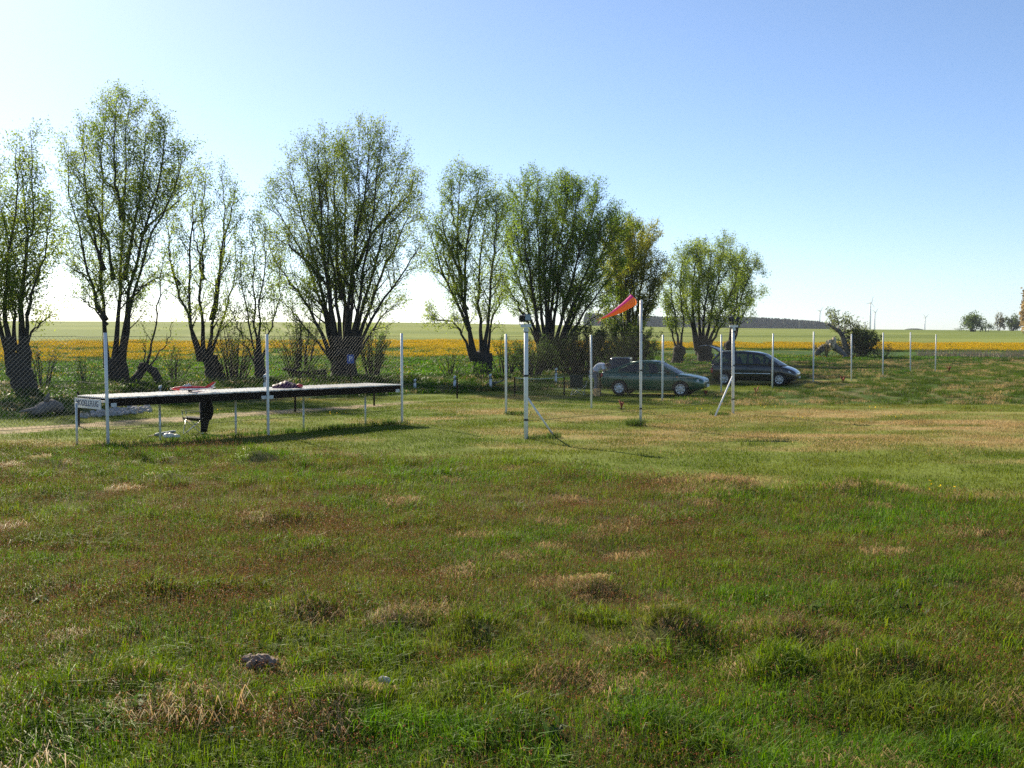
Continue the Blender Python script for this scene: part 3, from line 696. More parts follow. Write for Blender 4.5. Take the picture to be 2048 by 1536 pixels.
willow((690, 760), [[(692, 760, .66), (690, 725, .62), (690, 695, .8)]],
       [[(668, 705), (640, 600), (590, 480), (535, 390)], [(672, 700), (640, 560), (600, 420), (575, 330)], [(676, 700), (655, 560), (625, 400), (610, 295)], [(682, 695), (670, 560), (655, 420), (650, 285)], [(690, 690), (690, 560), (690, 400), (690, 280)], [(694, 690), (705, 560), (715, 400), (716, 258)], [(698, 692), (722, 560), (750, 400), (762, 265)], [(702, 694), (740, 560), (775, 430), (800, 320)],
        [(706, 698), (755, 570), (800, 470), (832, 400)], [(708, 702), (760, 610), (810, 540), (842, 480)], [(664, 710), (615, 610), (560, 540), (512, 440)], [(670, 690), (650, 520), (640, 380), (636, 300)], [(688, 690), (710, 500), (735, 350), (740, 270)], [(684, 600), (672, 480), (668, 360), (672, 290)], [(665, 712), (600, 640), (550, 590)], [(708, 708), (760, 640), (800, 600)], [(712, 540), (765, 440), (810, 400), (830, 350)], [(640, 560), (590, 500), (540, 470)]],
       'big round willow with a fan of many stems behind the blue parking sign', 17, lmax=2.76, br=2.9, nleaf=14, r0=.125, c1=(0.140, 0.189, 0.031), c2=(0.236, 0.287, 0.052))
willow((960, 757), [[(966, 757, .55), (964, 730, .52), (962, 702, .6)]],
       [[(945, 705), (930, 620), (918, 520), (916, 420), (922, 340)], [(948, 700), (930, 600), (935, 480), (952, 400), (960, 360)], [(942, 708), (918, 655), (880, 640), (856, 632)], [(936, 660), (900, 580), (870, 500), (852, 440)], [(975, 705), (985, 640), (1003, 590), (1008, 540)], [(965, 700), (958, 600), (962, 500), (975, 400)], [(922, 560), (890, 470), (882, 400)], [(930, 620), (898, 540), (880, 450)], [(968, 700), (980, 580), (990, 470), (992, 410)], [(918, 500), (905, 430), (905, 370)]],
       'upright willow with a pointed crown left of the double floodlight post', 18, lmax=2.51, br=3.0, nleaf=20, r0=.125, c1=(0.156, 0.219, 0.034))
willow((1105, 748), [[(1105, 748, .7), (1100, 715, .7), (1095, 690, .7)]],
       [[(1080, 700), (1050, 600), (1020, 500), (1005, 410)], [(1085, 695), (1060, 560), (1045, 450), (1040, 370)], [(1090, 690), (1080, 560), (1075, 440), (1076, 358)], [(1095, 690), (1100, 560), (1115, 440), (1125, 365)], [(1100, 690), (1120, 560), (1145, 450), (1160, 378)], [(1105, 692), (1140, 570), (1175, 460), (1198, 385)], [(1110, 696), (1160, 590), (1200, 520), (1228, 455)], [(1112, 700), (1165, 630), (1210, 570), (1240, 520)],
        [(1088, 695), (1040, 620), (1010, 560)], [(1098, 690), (1110, 540), (1130, 420), (1140, 372)], [(1106, 694), (1150, 540), (1180, 440)], [(1084, 698), (1066, 600), (1035, 480), (1025, 400)], [(1115, 705), (1180, 640), (1225, 600)], [(1112, 698), (1175, 580), (1215, 480), (1236, 450)], [(1110, 698), (1150, 600), (1190, 500), (1214, 420)], [(1092, 690), (1090, 520), (1095, 400)]],
       'dense bushy dark green willow behind the windsock', 19, lmax=2.76, br=3.4, nleaf=19, r0=.115, c1=(0.118, 0.181, 0.025), c2=(0.197, 0.263, 0.044), jit=.11)
willow((1255, 738), [[(1255, 738, .4), (1256, 710, .36), (1256, 680, .32)]],
       [[(1252, 690), (1246, 600), (1238, 520), (1232, 445)], [(1256, 690), (1262, 580), (1268, 500), (1266, 452)], [(1260, 690), (1278, 600), (1292, 520), (1300, 460)], [(1262, 690), (1290, 620), (1312, 560)], [(1250, 690), (1228, 620), (1218, 560)], [(1258, 690), (1270, 560), (1284, 470)], [(1252, 690), (1236, 580), (1222, 500)], [(1262, 690), (1300, 590), (1318, 520)], [(1254, 690), (1252, 560), (1254, 460)]],
       'yellow leaved willow right behind the windsock pole', 20, Y=74, lmax=2.51, br=3.8, nleaf=27, r0=.11, c1=(.17, .19, .03), c2=(.29, .29, .05), jit=.1)
willow((1352, 722), [[(1350, 722, .5), (1358, 705, .45), (1362, 690, .4)]],
       [[(1358, 692), (1352, 640), (1342, 580), (1338, 525)], [(1362, 690), (1366, 640), (1362, 580), (1372, 530)], [(1355, 695), (1335, 640), (1326, 580)]],
       'small two stemmed willow left of the dark van', 21, Y=86, lmax=2.51, nleaf=20, size=.13)
willow((1408, 722), [[(1410, 722, .6), (1408, 705, .6), (1402, 688, .62)]],
       [[(1392, 692), (1375, 620), (1362, 550), (1378, 500)], [(1400, 688), (1398, 600), (1400, 540), (1402, 492)], [(1408, 688), (1425, 610), (1440, 540), (1448, 484)], [(1412, 690), (1440, 630), (1468, 570), (1482, 510)], [(1396, 690), (1385, 620), (1388, 540), (1395, 500)], [(1415, 692), (1450, 640), (1490, 600)], [(1405, 688), (1412, 590), (1425, 500)]],
       'round willow with three leaning stems behind the dark van', 22, Y=88, lmax=2.76, br=3.1, nleaf=20, size=.13, r0=.15)
willow((1462, 712), [[(1462, 712, .5), (1460, 695, .45), (1462, 680, .4)]],
       [[(1460, 682), (1462, 620), (1464, 550), (1460, 490)], [(1464, 682), (1482, 600), (1500, 550), (1512, 530)], [(1464, 684), (1492, 620), (1518, 580)], [(1462, 682), (1475, 590), (1488, 520)]],
       'rightmost willow of the row, its crown over the raised van hatch', 23, Y=93, lmax=2.76, br=3.1, nleaf=20, size=.13, r0=.125)

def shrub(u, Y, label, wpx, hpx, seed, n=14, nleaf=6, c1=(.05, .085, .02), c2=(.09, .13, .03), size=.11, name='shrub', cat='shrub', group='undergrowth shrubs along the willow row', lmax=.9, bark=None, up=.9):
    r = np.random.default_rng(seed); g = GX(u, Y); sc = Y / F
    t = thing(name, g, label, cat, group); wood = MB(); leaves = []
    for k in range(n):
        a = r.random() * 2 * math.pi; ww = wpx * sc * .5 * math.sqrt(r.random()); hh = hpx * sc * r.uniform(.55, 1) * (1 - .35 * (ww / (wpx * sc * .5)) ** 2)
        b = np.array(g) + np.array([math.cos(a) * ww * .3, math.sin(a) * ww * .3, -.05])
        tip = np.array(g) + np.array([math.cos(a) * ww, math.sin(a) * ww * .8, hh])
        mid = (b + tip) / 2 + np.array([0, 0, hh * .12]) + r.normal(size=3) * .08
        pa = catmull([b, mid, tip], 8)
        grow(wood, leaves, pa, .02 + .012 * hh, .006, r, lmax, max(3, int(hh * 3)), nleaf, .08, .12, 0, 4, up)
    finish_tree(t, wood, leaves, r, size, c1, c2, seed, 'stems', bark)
    return t
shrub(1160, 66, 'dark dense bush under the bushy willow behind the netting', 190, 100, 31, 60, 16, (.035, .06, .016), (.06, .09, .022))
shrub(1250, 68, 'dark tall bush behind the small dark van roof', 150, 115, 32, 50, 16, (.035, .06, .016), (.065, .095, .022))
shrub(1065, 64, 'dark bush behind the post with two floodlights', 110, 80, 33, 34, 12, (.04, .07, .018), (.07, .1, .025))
shrub(1292, 80, 'bright green leafy shrub beside the yellow willow', 50, 70, 34, 12, 9, (.06, .11, .02), (.1, .16, .03), size=.16)
shrub(745, 61, 'leafy shrub close right of the big round willow', 95, 120, 35, 24, 8)
shrub(600, 58, 'thin twiggy shrub left of the big round willow', 120, 135, 36, 26, 4)
shrub(470, 57, 'twiggy shrub between the two slim willows', 120, 140, 37, 26, 3, (.05, .07, .02))
shrub(350, 55, 'low green shrub behind the red model aeroplane', 90, 70, 38, 10, 5)
shrub(85, 50, 'low bare shrub behind the left netting', 90, 110, 39, 12, 3)
shrub(170, 52, 'small twiggy shrub left of the tallest willow', 80, 60, 40, 8, 3)
shrub(900, 66, 'low leafy shrub left of the upright willow', 80, 60, 41, 9, 6)
shrub(1010, 66, 'shrub between the upright willow and the white corner post', 90, 90, 42, 14, 7, (.05, .08, .02))
shrub(965, 59, 'small weedy shrub by the foot of the upright willow', 40, 26, 43, 7, 6, (.07, .14, .02), (.1, .18, .03))
shrub(640, 54, 'leaning dark shrub just behind the purple bag', 70, 50, 44, 9, 5)

# fallen willow with torn pale wood
def fallen():
    g = GX(1690, 100); t = thing('fallen_willow', g, 'broken fallen willow with torn pale wood on the right', 'tree')
    r = np.random.default_rng(77); wood = MB(); leaves = []; D = 100
    def PP(u, v, dy=0): return np.array(P(u, v, D + dy))
    wood.tube(catmull([PP(1632, 708, -1), PP(1645, 697, -.5), PP(1660, 692)], 7), [.22, .27, .3, .32, .34, .34, .3], 8)
    wood.tube(catmull([PP(1664, 690), PP(1680, 702, -.6), PP(1693, 714, -1.2)], 7), [.36, .34, .3, .26, .22, .2, .16], 8)
    wood.tube([PP(1690, 711, -1.1), PP(1684, 718, -1.4)], [.16, .09], 6)
    wood.tube(catmull([PP(1700, 716, 1), PP(1690, 690, 1), PP(1683, 668, 1), PP(1668, 656, .5), PP(1655, 648, 0)], 10), list(np.linspace(.34, .09, 10)), 8)
    for st in ([(1683, 668), (1700, 662), (1707, 652)], [(1672, 658), (1664, 645), (1660, 632)], [(1676, 662), (1678, 648), (1672, 634)], [(1688, 680), (1712, 668), (1735, 665)], [(1700, 700), (1722, 690), (1745, 688)], [(1684, 670), (1692, 655), (1690, 642)], [(1696, 690), (1720, 675), (1738, 676)], [(1696, 700), (1730, 700), (1746, 704)], [(1690, 690), (1700, 675), (1722, 662)], [(1685, 672), (1676, 660), (1664, 652)], [(1692, 700), (1705, 688), (1730, 684)], [(1694, 706), (1716, 704), (1738, 712)], [(1690, 700), (1680, 694), (1668, 702)]):
        grow(wood, leaves, catmull([PP(u, v, 1 + r.uniform(-1, 1)) for u, v in st], 8), .10, .015, r, 1.8, 9, 6, .13, .1, 0, 5, .4)
    wood.build('trunk', GREYW, t, True, True)
    lv = np.concatenate(leaves); n = len(lv)
    leafmesh('crown', lv, np.full(n, .2), lerp((.08, .105, .035), (.15, .17, .05), r.random(n)), t, r)
    raw = MB(); raw.blob(PP(1661, 690, -.25), (.42, .3, .42), 5, 7, 6, .4); raw.blob(PP(1666, 685, -.2), (.3, .25, .5), 6, 7, 6, .4)
    raw.tube([PP(1662, 688, -.3), PP(1668, 680, -.3)], [.25, .05], 5); raw.build('torn_wood', RAWW, t, False, True)
fallen()
shrub(1652, 99, 'low brown brush under the broken willow branch', 50, 26, 45, 9, 4, (.06, .06, .03), (.09, .085, .04), size=.18, lmax=1.2)
shrub(1768, 100, 'low brown bramble heap right of the fallen willow', 44, 26, 46, 10, 3, (.07, .06, .035), (.1, .09, .045), size=.16, lmax=1.2)
shrub(1715, 101, 'dense green regrowth around the fallen willow trunk', 84, 60, 47, 22, 7, (.05, .075, .025), (.10, .12, .04), size=.2, lmax=1.6)
def reeds():
    r = np.random.default_rng(5); t = []
    u = r.uniform(1835, 2060, 900); m = MB()
    for a in u:
        g = GX(a, r.uniform(104, 110)); h = r.uniform(.25, .75); q = r.normal(size=2) * .18
        m.tube([g, g + Vector((q[0], q[1], h))], [.03, .006], 3, cap=False)
    o = m.build('dry_reeds', mat('dry_reed', (.40, .30, .17), (.5, .4, .25), 5, .8)); tag(o, kind='stuff')
reeds()

# far trees, wood, turbines
def far_tree(u, Y, label, wpx, hpx, seed, c1, c2, n=1500, sink=0.0, group='trees on the far skyline'):
    r = np.random.default_rng(seed); g = GX(u, Y); g.z += sink; sc = Y / F; W, H = wpx * sc, hpx * sc
    t = thing('far_tree', g, label, 'tree', group); wood = MB(); pts = []
    k = max(3, int(wpx / 6))
    for i in range(k):
        cx = r.uniform(-.5, .5) * W * .75; top = H * (1 - .5 * (2 * cx / W) ** 2) * r.uniform(.75, 1.0)
        wood.tube(catmull([(g.x + cx * .25, g.y, g.z - .5), (g.x + cx * .6, g.y + r.normal() * .3, g.z + top * .4), (g.x + cx, g.y + r.normal() * W * .15, g.z + top * .9)], 6), list(np.linspace(H * .035, H * .006, 6)), 5)
        for j in range(5):
            c = np.array([g.x + cx + r.normal() * W * .09, g.y + r.normal() * W * .2, g.z + top * r.uniform(.25, .92)])
            pts.append(c + r.normal(size=(n // (k * 5), 3)) * np.array([W * .085, W * .1, H * .1]))
    wood.build('trunk', BARK, t, True, True)
    lv = np.concatenate(pts); m = len(lv)
    leafmesh('crown', lv, np.full(m, H * .075), lerp(c1, c2, r.random(m)), t, r, aspect=.7)
DG, MG = (.045, .075, .022), (.10, .13, .045)
far_tree(1944, 380, 'round pale green tree on the right skyline', 50, 38, 1, DG, (.13, .17, .06), 2600)
far_tree(1972, 385, 'low bush right of the round skyline tree', 30, 20, 2, DG, MG, 1000)
far_tree(1922, 390, 'flat dark scrub left of the round skyline tree', 26, 9, 3, DG, MG, 700)
far_tree(1996, 430, 'thin bare looking tree on the right skyline', 22, 36, 4, (.11, .10, .06), (.16, .15, .08), 700)
far_tree(2022, 430, 'grey green dense tree on the right skyline', 36, 36, 5, DG, (.10, .12, .05), 1800)
far_tree(2062, 300, 'brownish budded tree cut by the right picture edge', 46, 104, 6, (.20, .15, .07), (.30, .22, .12), 3000)
far_tree(868, 445, 'small pale tree on the left skyline beside the upright willow', 30, 22, 7, DG, MG, 900)
far_tree(918, 440, 'round bush on the skyline behind the upright willow', 40, 22, 8, DG, MG, 1300)
far_tree(888, 445, 'small bush between two skyline trees', 16, 12, 9, DG, MG, 500)
far_tree(822, 447, 'tiny twin bush alone on the left skyline', 9, 5, 10, DG, MG, 250)
far_tree(1730, 440, 'tiny low bush beside the lone pole on the skyline', 26, 7, 12, DG, MG, 300)

print("NLEAF",NLEAF)
def forest():
    r = np.random.default_rng(3); m = MB(); Y0 = 1150.0
    us = np.interp; top = ([1180, 1320, 1380, 1450, 1520, 1580, 1640, 1668], [628, 635, 634.5, 634.5, 637, 640, 645, 650])
    for row in range(5):
        Y = Y0 + row * 14
        u = 1170 + r.random() * 3
        while u < 1668:
            v = us(u, *top) + row * -.3 + r.uniform(-2.4, 1.6)
            x = (u - 1024) / F * Y; zt = CAMH + (HZ - v) * Y / F; z0 = gz(x, Y) - 1
            if zt > z0 + 2:
                h = zt - z0; w_ = r.uniform(1.5, 2.9)
                m.lathe([(w_ * .8, 0), (w_ * 1.05, h * .35), (w_ * .95, h * .6), (w_ * .7, h * .82), (w_ * .28, h * .95), (.05, h)], 6, Matrix.Translation((x, Y + r.normal() * 3, z0)) @ Matrix.Rotation(r.random() * 6, 4, 'Z'))
            u += r.uniform(.9, 1.9)
    o = m.build('distant_forest', mat('pine_wood', (.010, .020, .012), (.030, .042, .020), .12, .95)); tag(o, kind='stuff')
forest()
hillm = MB(); gc = GX(1827, 1500)
hillm.blob((gc.x, gc.y, CAMH + (HZ - 661) * 1500 / F), (14, 10, 3.0), 3, 24, 10, .04)
tag(hillm.build('distant_copse', mat('copse', (.03, .045, .02), (.05, .065, .03), .3, .95), None, True), 'low rounded copse far off on the right horizon', 'wood')

TURB = mat('turbine_paint', (.86, .86, .86), (.9, .9, .9), .2, .5)
def turbine(u, vhub, Y, Rb, angs, label, yaw=.35):
    zb = gz((u - 1024) / F * Y, Y); hub = P(u, vhub, Y); base = Vector((hub.x, Y, zb - 3)); H = hub.z - base.z
    t = thing('wind_turbine', base, label, 'wind turbine', 'wind turbines on the horizon')
    MB().lathe([(1.9, 0), (1.5, H * .5), (1.0, H - .8), (0, H - .7)], 12).build('tower', TURB, t, True)
    M = Matrix.Rotation(yaw, 3, 'Z')
    n = MB(); n.box(M @ Vector((0, .6, 0)) + Vector((0, 0, H)), (2.0, 5.0, 2.0), M); n.lathe([(0, 0), (.8, .4), (1.1, 1.6)], 10, Matrix.Translation(M @ Vector((0, -3.4, 0)) + Vector((0, 0, H))) @ M.to_4x4() @ Matrix.Rotation(-math.pi / 2, 4, 'X'))
    n.build('nacelle', TURB, t)
    c = M @ Vector((0, -2.8, 0)) + Vector((0, 0, H))
    for a in angs:
        d = M @ Vector((math.sin(R(a)), 0, math.cos(R(a)))); s = M @ Vector((math.cos(R(a)), -.35, -math.sin(R(a))))
        q = M @ Vector((0, -1, 0)); b = MB(); vs = []
        for f, ch in ((0, .55), (.12, 1.15), (.5, .75), (.9, .38), (1, .12)):
            p = c + d * (Rb * f); vs += [p - s * ch * .35 + q * .1, p + q * .22 * (1 - f * .7), p + s * ch * .65 + q * .1, p - q * .12]
        fs = []
        for k in range(4):
            for j in range(4): fs.append((k * 4 + j, k * 4 + (j + 1) % 4, k * 4 + 4 + (j + 1) % 4, k * 4 + 4 + j))
        fs.append((16, 17, 18, 19)); b.add(vs, fs); b.build('blade', TURB, t)
turbine(1741, 605.8, 1900, 12.6, (16, 262, 140), 'tallest and nearest of the four wind turbines')
turbine(1639.5, 622.3, 2150, 10.8, (32, 285, 170), 'wind turbine standing above the right end of the distant forest')
turbine(1749.5, 625.1, 2150, 10.8, (32, 300, 172), 'smaller wind turbine close right of the tallest one')
turbine(1849.8, 635.2, 2400, 11.5, (45, 315, 180), 'rightmost wind turbine standing alone')
pp = thing('utility_pole', GX(1729, 420), 'lone thin wooden pole on the skyline left of the tallest turbine', 'pole')
MB().tube([(0, 0, -.3), (0, 0, 3.2)], [.16, .12], 6).build('mast', DARKW, pp); MB().box((0, 0, 2.9), (.9, .12, .12)).build('crossarm', DARKW, pp)

# ------------------------------------------------------------------ fence of white tubes and wire netting
def post_mesh(h, r, lean=(0, 0)):
    m = MB(); m.tube([(0, 0, -.3), (lean[0] * .5, lean[1] * .5, h * .5), (lean[0], lean[1], h)], r, 12); return m
WIRED = mat('dark_zinc_wire', (.025, .025, .023), (.06, .06, .055), 40, .5, .0, spec=.2)  # zinc colour darkened so the netting veils less of what lies behind
WIREL = mat('sparkle_zinc_wire', (.20, .20, .18), (.32, .32, .29), 40, .4, .0, spec=.5)  # paler zinc: sparkle of light on the left netting put into the colour
def netting(p0, p1, zb, zt, parent, pitch=.10, rad=.0018):
    """diamond wire netting hung between two posts"""
    p0 = Vector((p0.x, p0.y, 0)); p1 = Vector((p1.x, p1.y, 0)); L = (p1 - p0).length; d = (p1 - p0) / L; H = zt - zb
    nr = Vector((-d.y, d.x, 0)); m = MB()
    for sgn in (1, -1):
        k = -H
        while k < L:
            a, b = k, k + H
            s0, s1 = max(a, 0), min(b, L)
            if s1 > s0 + .02:
                z0, z1 = (s0 - a, s1 - a)
                if sgn < 0: z0, z1 = H - z0, H - z1
                q0 = p0 + d * s0 + Vector((0, 0, zb + z0)); q1 = p0 + d * s1 + Vector((0, 0, zb + z1))
                sag = .012 * math.sin(k * 3.1)
                mid = (q0 + q1) / 2 + nr * sag
                m.tube([q0 + nr * .003 * sgn, mid, q1 + nr * .003 * sgn], rad, 3, cap=False)
            k += pitch
    m.build('wire_netting', WIRED if rad < .002 else (WIREL if rad > .0023 else WIRE), parent, False, True)
    for z in (zb, (zb + zt) / 2, zt):
        MB().tube([p0 + Vector((0, 0, z)), (p0 + p1) / 2 + Vector((0, 0, z - .02)), p1 + Vector((0, 0, z))], .0045, 4).build('tension_wire', WIRE, parent, False, True)
def run(name, pts, label, heights, rad, nets, braces=(), zb=.42, zt=2.46, wr=.0010):
    f = thing(name, pts[0], label, 'fence')
    for k, p in enumerate(pts):
        o = post_mesh(heights[k], rad[k] if isinstance(rad, list) else rad).build('post', WHITE, f, True)
        o.location = (p.x - pts[0].x, p.y - pts[0].y, p.z - pts[0].z); o.rotation_euler = (R(random.uniform(-.5, .5)), R(random.uniform(-.5, .5)), 0)
    for a, b in nets: netting(pts[a], pts[b], zb, zt, f, rad=wr)
    for a, b in braces:
        MB().tube([a, b], .026, 8).build('brace', WHITE, f, True, True)
    return f
A0, A2 = Vector((-8.85, 23.6, 0)), Vector((-3.05, 29.9, 0)); DV = (A2 - A0).normalized(); NB = Vector((-DV.y, DV.x, 0)); A1 = A0 + DV * ((A2 - A0).length * .486)
def onG(p): return Vector((p.x, p.y, gz(p.x, p.y)))
CL = A0 + NB * 1.40; LL = CL + Vector((-3.6, -3.0, 0)); lf = [onG(LL), onG(A0), onG(A1), onG(A2)]
F1 = run('netting_fence', lf, 'white post and wire netting fence along the long table on the left', [2.5] * 4, .036, [(1, 2), (2, 3)], wr=.0014)
netting(CL, lf[1], .42, 2.46, F1, rad=.0022); netting(lf[0], CL, .42, 2.46, F1, rad=.0024)
rp = [GX(1012, 33.6), GX(1183, 36.5), GX(1325, 40.6), GX(1443, 46.2), GX(1545, 49.8), GX(1627, 53.6), GX(1703, 57.6), GX(1766, 61.6), GX(1821, 66), GX(1871, 71.5)]
run('netting_fence', rp, 'long white post fence running off to the right past the two cars', [2.5, 2.48, 2.5, 2.5, 2.5, 2.5, 2.5, 2.5, 2.5, 2.48], .036, [(k, k + 1) for k in range(9)], zt=2.44)
mp = [GX(1052, 25.9), GX(1282, 29.9), GX(1467, 34.0)]
F3 = run('netting_fence', mp, 'short netting fence between the floodlight post and the braced post', [2.62, 3.45, 2.66], [.052, .037, .044], [(0, 1), (1, 2)],
         [(mp[0] + Vector((.03, .03, 1.0)), GX(1108, 26.3) + Vector((0, 0, .02))), (mp[2] + Vector((-.02, 0, 1.2)), GX(1431, 33.0))], zt=2.56)
for p, pr_ in zip(mp, (.052, .037, .044)):
    for z in (.44, 1.5, 2.56): MB().lathe([(pr_ + .001, z), (pr_ + .006, z + .01), (pr_ + .006, z + .04), (pr_ + .001, z + .05)], 10, Matrix.Translation(p)).build('tie_wire', BLACKP, F3, False, True)

# floodlights
GLASSD = mat('lamp_glass', (.30, .34, .33), (.36, .40, .38), 12, .12)
def floodlight(p, heads, label):
    t = thing('floodlight', p, label, 'floodlight', 'floodlights on the fence posts')
    b = MB(); b.lathe([(0, -.04), (.062, -.04), (.062, .02), (.05, .03), (.05, .06), (0, .06)], 12); b.box((0, 0, .10), (.26, .09, .07)); b.build('bracket', GALV, t)
    for x, y, z, rz, tilt in heads:
        M = Matrix.Rotation(R(rz), 3, 'Z') @ Matrix.Rotation(R(tilt), 3, 'X'); c = Vector((x, y, z)); h = MB()
        h.box(c + M @ Vector((0, .02, 0)), (.15, .05, .16), M); h.box(c + M @ Vector((0, .055, 0)), (.11, .04, .12), M)
        for k in range(5): h.box(c + M @ Vector((-.08 + .04 * k, .075, 0)), (.008, .04, .14), M)
        h.tube([c + M @ Vector((-.088, .02, 0)), Vector((x, y, .14)) + M @ Vector((-.088, .02, 0)), Vector((x, y, .14)) + M @ Vector((.088, .02, 0)), c + M @ Vector((.088, .02, 0))], .008, 5)
        ho = h.build('housing', BLACKP, t)
        MB().box(c + M @ Vector((0, -.008, 0)), (.128, .01, .138), M).build('lens', GLASSD, ho)
floodlight(mp[0] + Vector((0, 0, 2.62)), [(.04, -.05, .30, 8, -14), (-.07, .05, .28, 165, -15)], 'pair of floodlights topping the thick white corner post')
floodlight(mp[2] + Vector((0, 0, 2.66)), [(-.05, 0, .34, 100, -20), (.08, 0, .34, -100, -25)], 'floodlights seen edge on topping the braced post before the van')

# windsock: a cone of eight gores, pink above, orange below
def windsock():
    top = mp[1] + Vector((0, 0, 3.35)); c0 = P(1266, 600, 29.8); c1 = P(1203, 637, 29.4)
    t = thing('windsock', mp[1] + Vector((0, 0, 3.2)), 'pink and orange windsock streaming from the tallest white pole', 'windsock')
    ax = (c1 - c0).normalized(); L = (c1 - c0).length; a = ax.cross(Vector((0, 0, 1))).normalized(); b = a.cross(ax) * -1
    if b.z < 0: b = -b
    pink, org = MB(), MB(); n = 16; ms = 9
    def rg(f): return .145 * (1 - f) ** 1.2 * (.55 + .45 * min(1, (1 - f) * 3)) + .018 + (.0 if f > .05 else -.012)
    def pt(f, k, dr=0):
        an = 2 * math.pi * k / n; r = (rg(f) + dr) * (1 + .08 * math.cos(4 * an) + .05 * math.sin(9 * f + 2 * an))
        return c0 + ax * (L * f) + (a * math.cos(an) + b * math.sin(an)) * r - Vector((0, 0, .05 * math.sin(f * math.pi)))
    for k in range(n):
        m = pink if 1 <= k < 6 else org
        for s in range(ms):
            f0, f1 = s / ms, (s + 1) / ms
            m.add([pt(f0, k), pt(f0, k + 1), pt(f1, k + 1), pt(f1, k)], [(0, 1, 2, 3)])
    for mb, nm, cc in ((pink, 'upper_panel', (.88, .09, .42)), (org, 'lower_panel', (.95, .33, .06))):
        mc = bpy.data.materials.new(nm + '_cloth'); mc.use_nodes = True; q = mc.node_tree; bs = q.nodes['Principled BSDF']; bs.inputs['Base Color'].default_value = (*cc, 1); bs.inputs['Roughness'].default_value = .7
        tl = q.nodes.new('ShaderNodeBsdfTranslucent'); tl.inputs[0].default_value = (*cc, 1); mx = q.nodes.new('ShaderNodeMixShader'); mx.inputs[0].default_value = .35
        q.links.new(bs.outputs[0], mx.inputs[1]); q.links.new(tl.outputs[0], mx.inputs[2]); q.links.new(mx.outputs[0], q.nodes['Material Output'].inputs[0])
        o = mb.build(nm, mc, t, True, True); bm = bmesh.new(); bm.from_mesh(o.data); bmesh.ops.remove_doubles(bm, verts=bm.verts, dist=1e-5); bm.to_mesh(o.data); bm.free()
    rim = MB(); pts = [pt(0, k, .004) for k in range(n + 1)]; rim.tube(pts, .007, 5, False); rim.build('mouth_ring', mat('magenta_hem', (.55, .03, .25), None), t, True, True)
    ln = MB()
    for k in (3, 9, 14): ln.tube([pt(0, k), top], .003, 4)
    ln.build('bridle', BLACKP, t, False, True)
    for k, (dx, dz, cc) in enumerate(((-.12, -.06, (.75, .62, .05)), (-.10, -.13, (.55, .05, .02)), (-.14, -.02, (.7, .25, .03)), (-.07, -.1, (.25, .45, .05)))):
        s = MB(); q = c1 + Vector((0, .02 * k - .03, 0)); e = q + Vector((dx, 0, dz)); w = Vector((0, .012, .014))
        s.add([q - w, q + w, (q + e) / 2 + w + Vector((0, .02, 0)), (q + e) / 2 - w + Vector((0, .02, 0)), e + w, e - w], [(0, 1, 2, 3), (3, 2, 4, 5)])
        o = s.build('streamer', mat('streamer_cloth_%d' % k, cc, None), t, False, True); md = o.modifiers.new('thick', 'SOLIDIFY'); md.thickness = .003
    MB().lathe([(.039, -.02), (.044, -.02), (.044, .03), (.0, .05)], 10, Matrix.Translation(mp[1] + Vector((0, 0, 3.43)))).build('swivel_cap', GALV, t, False, True)
windsock()

# ------------------------------------------------------------------ long pilots' table
TZ = 1.12; TW = 1.38; TL = (A2 - A0).length
def TP(s, p, z): q = A0 + DV * s + NB * p; return Vector((q.x, q.y, z))
ROTT = math.atan2(DV.y, DV.x); MT = Matrix.Rotation(ROTT, 3, 'Z')
def letters(txt, size, thick, font_mat, name, parent, loc, rot):
    cu = bpy.data.curves.new('text', 'FONT'); cu.body = txt; cu.size = size; cu.extrude = thick; cu.align_x = 'CENTER'; cu.align_y = 'CENTER'; cu.resolution_u = 3; cu.space_character = 1.06
    o = bpy.data.objects.new('text', cu); COL.objects.link(o); dg = bpy.context.evaluated_depsgraph_get(); dg.update()
    me = bpy.data.meshes.new_from_object(o.evaluated_get(dg)); bpy.data.objects.remove(o)
    q = bpy.data.objects.new(name, me); COL.objects.link(q); me.materials.clear(); me.materials.append(font_mat); q.parent = parent; q.location = loc; q.rotation_euler = rot
    return q
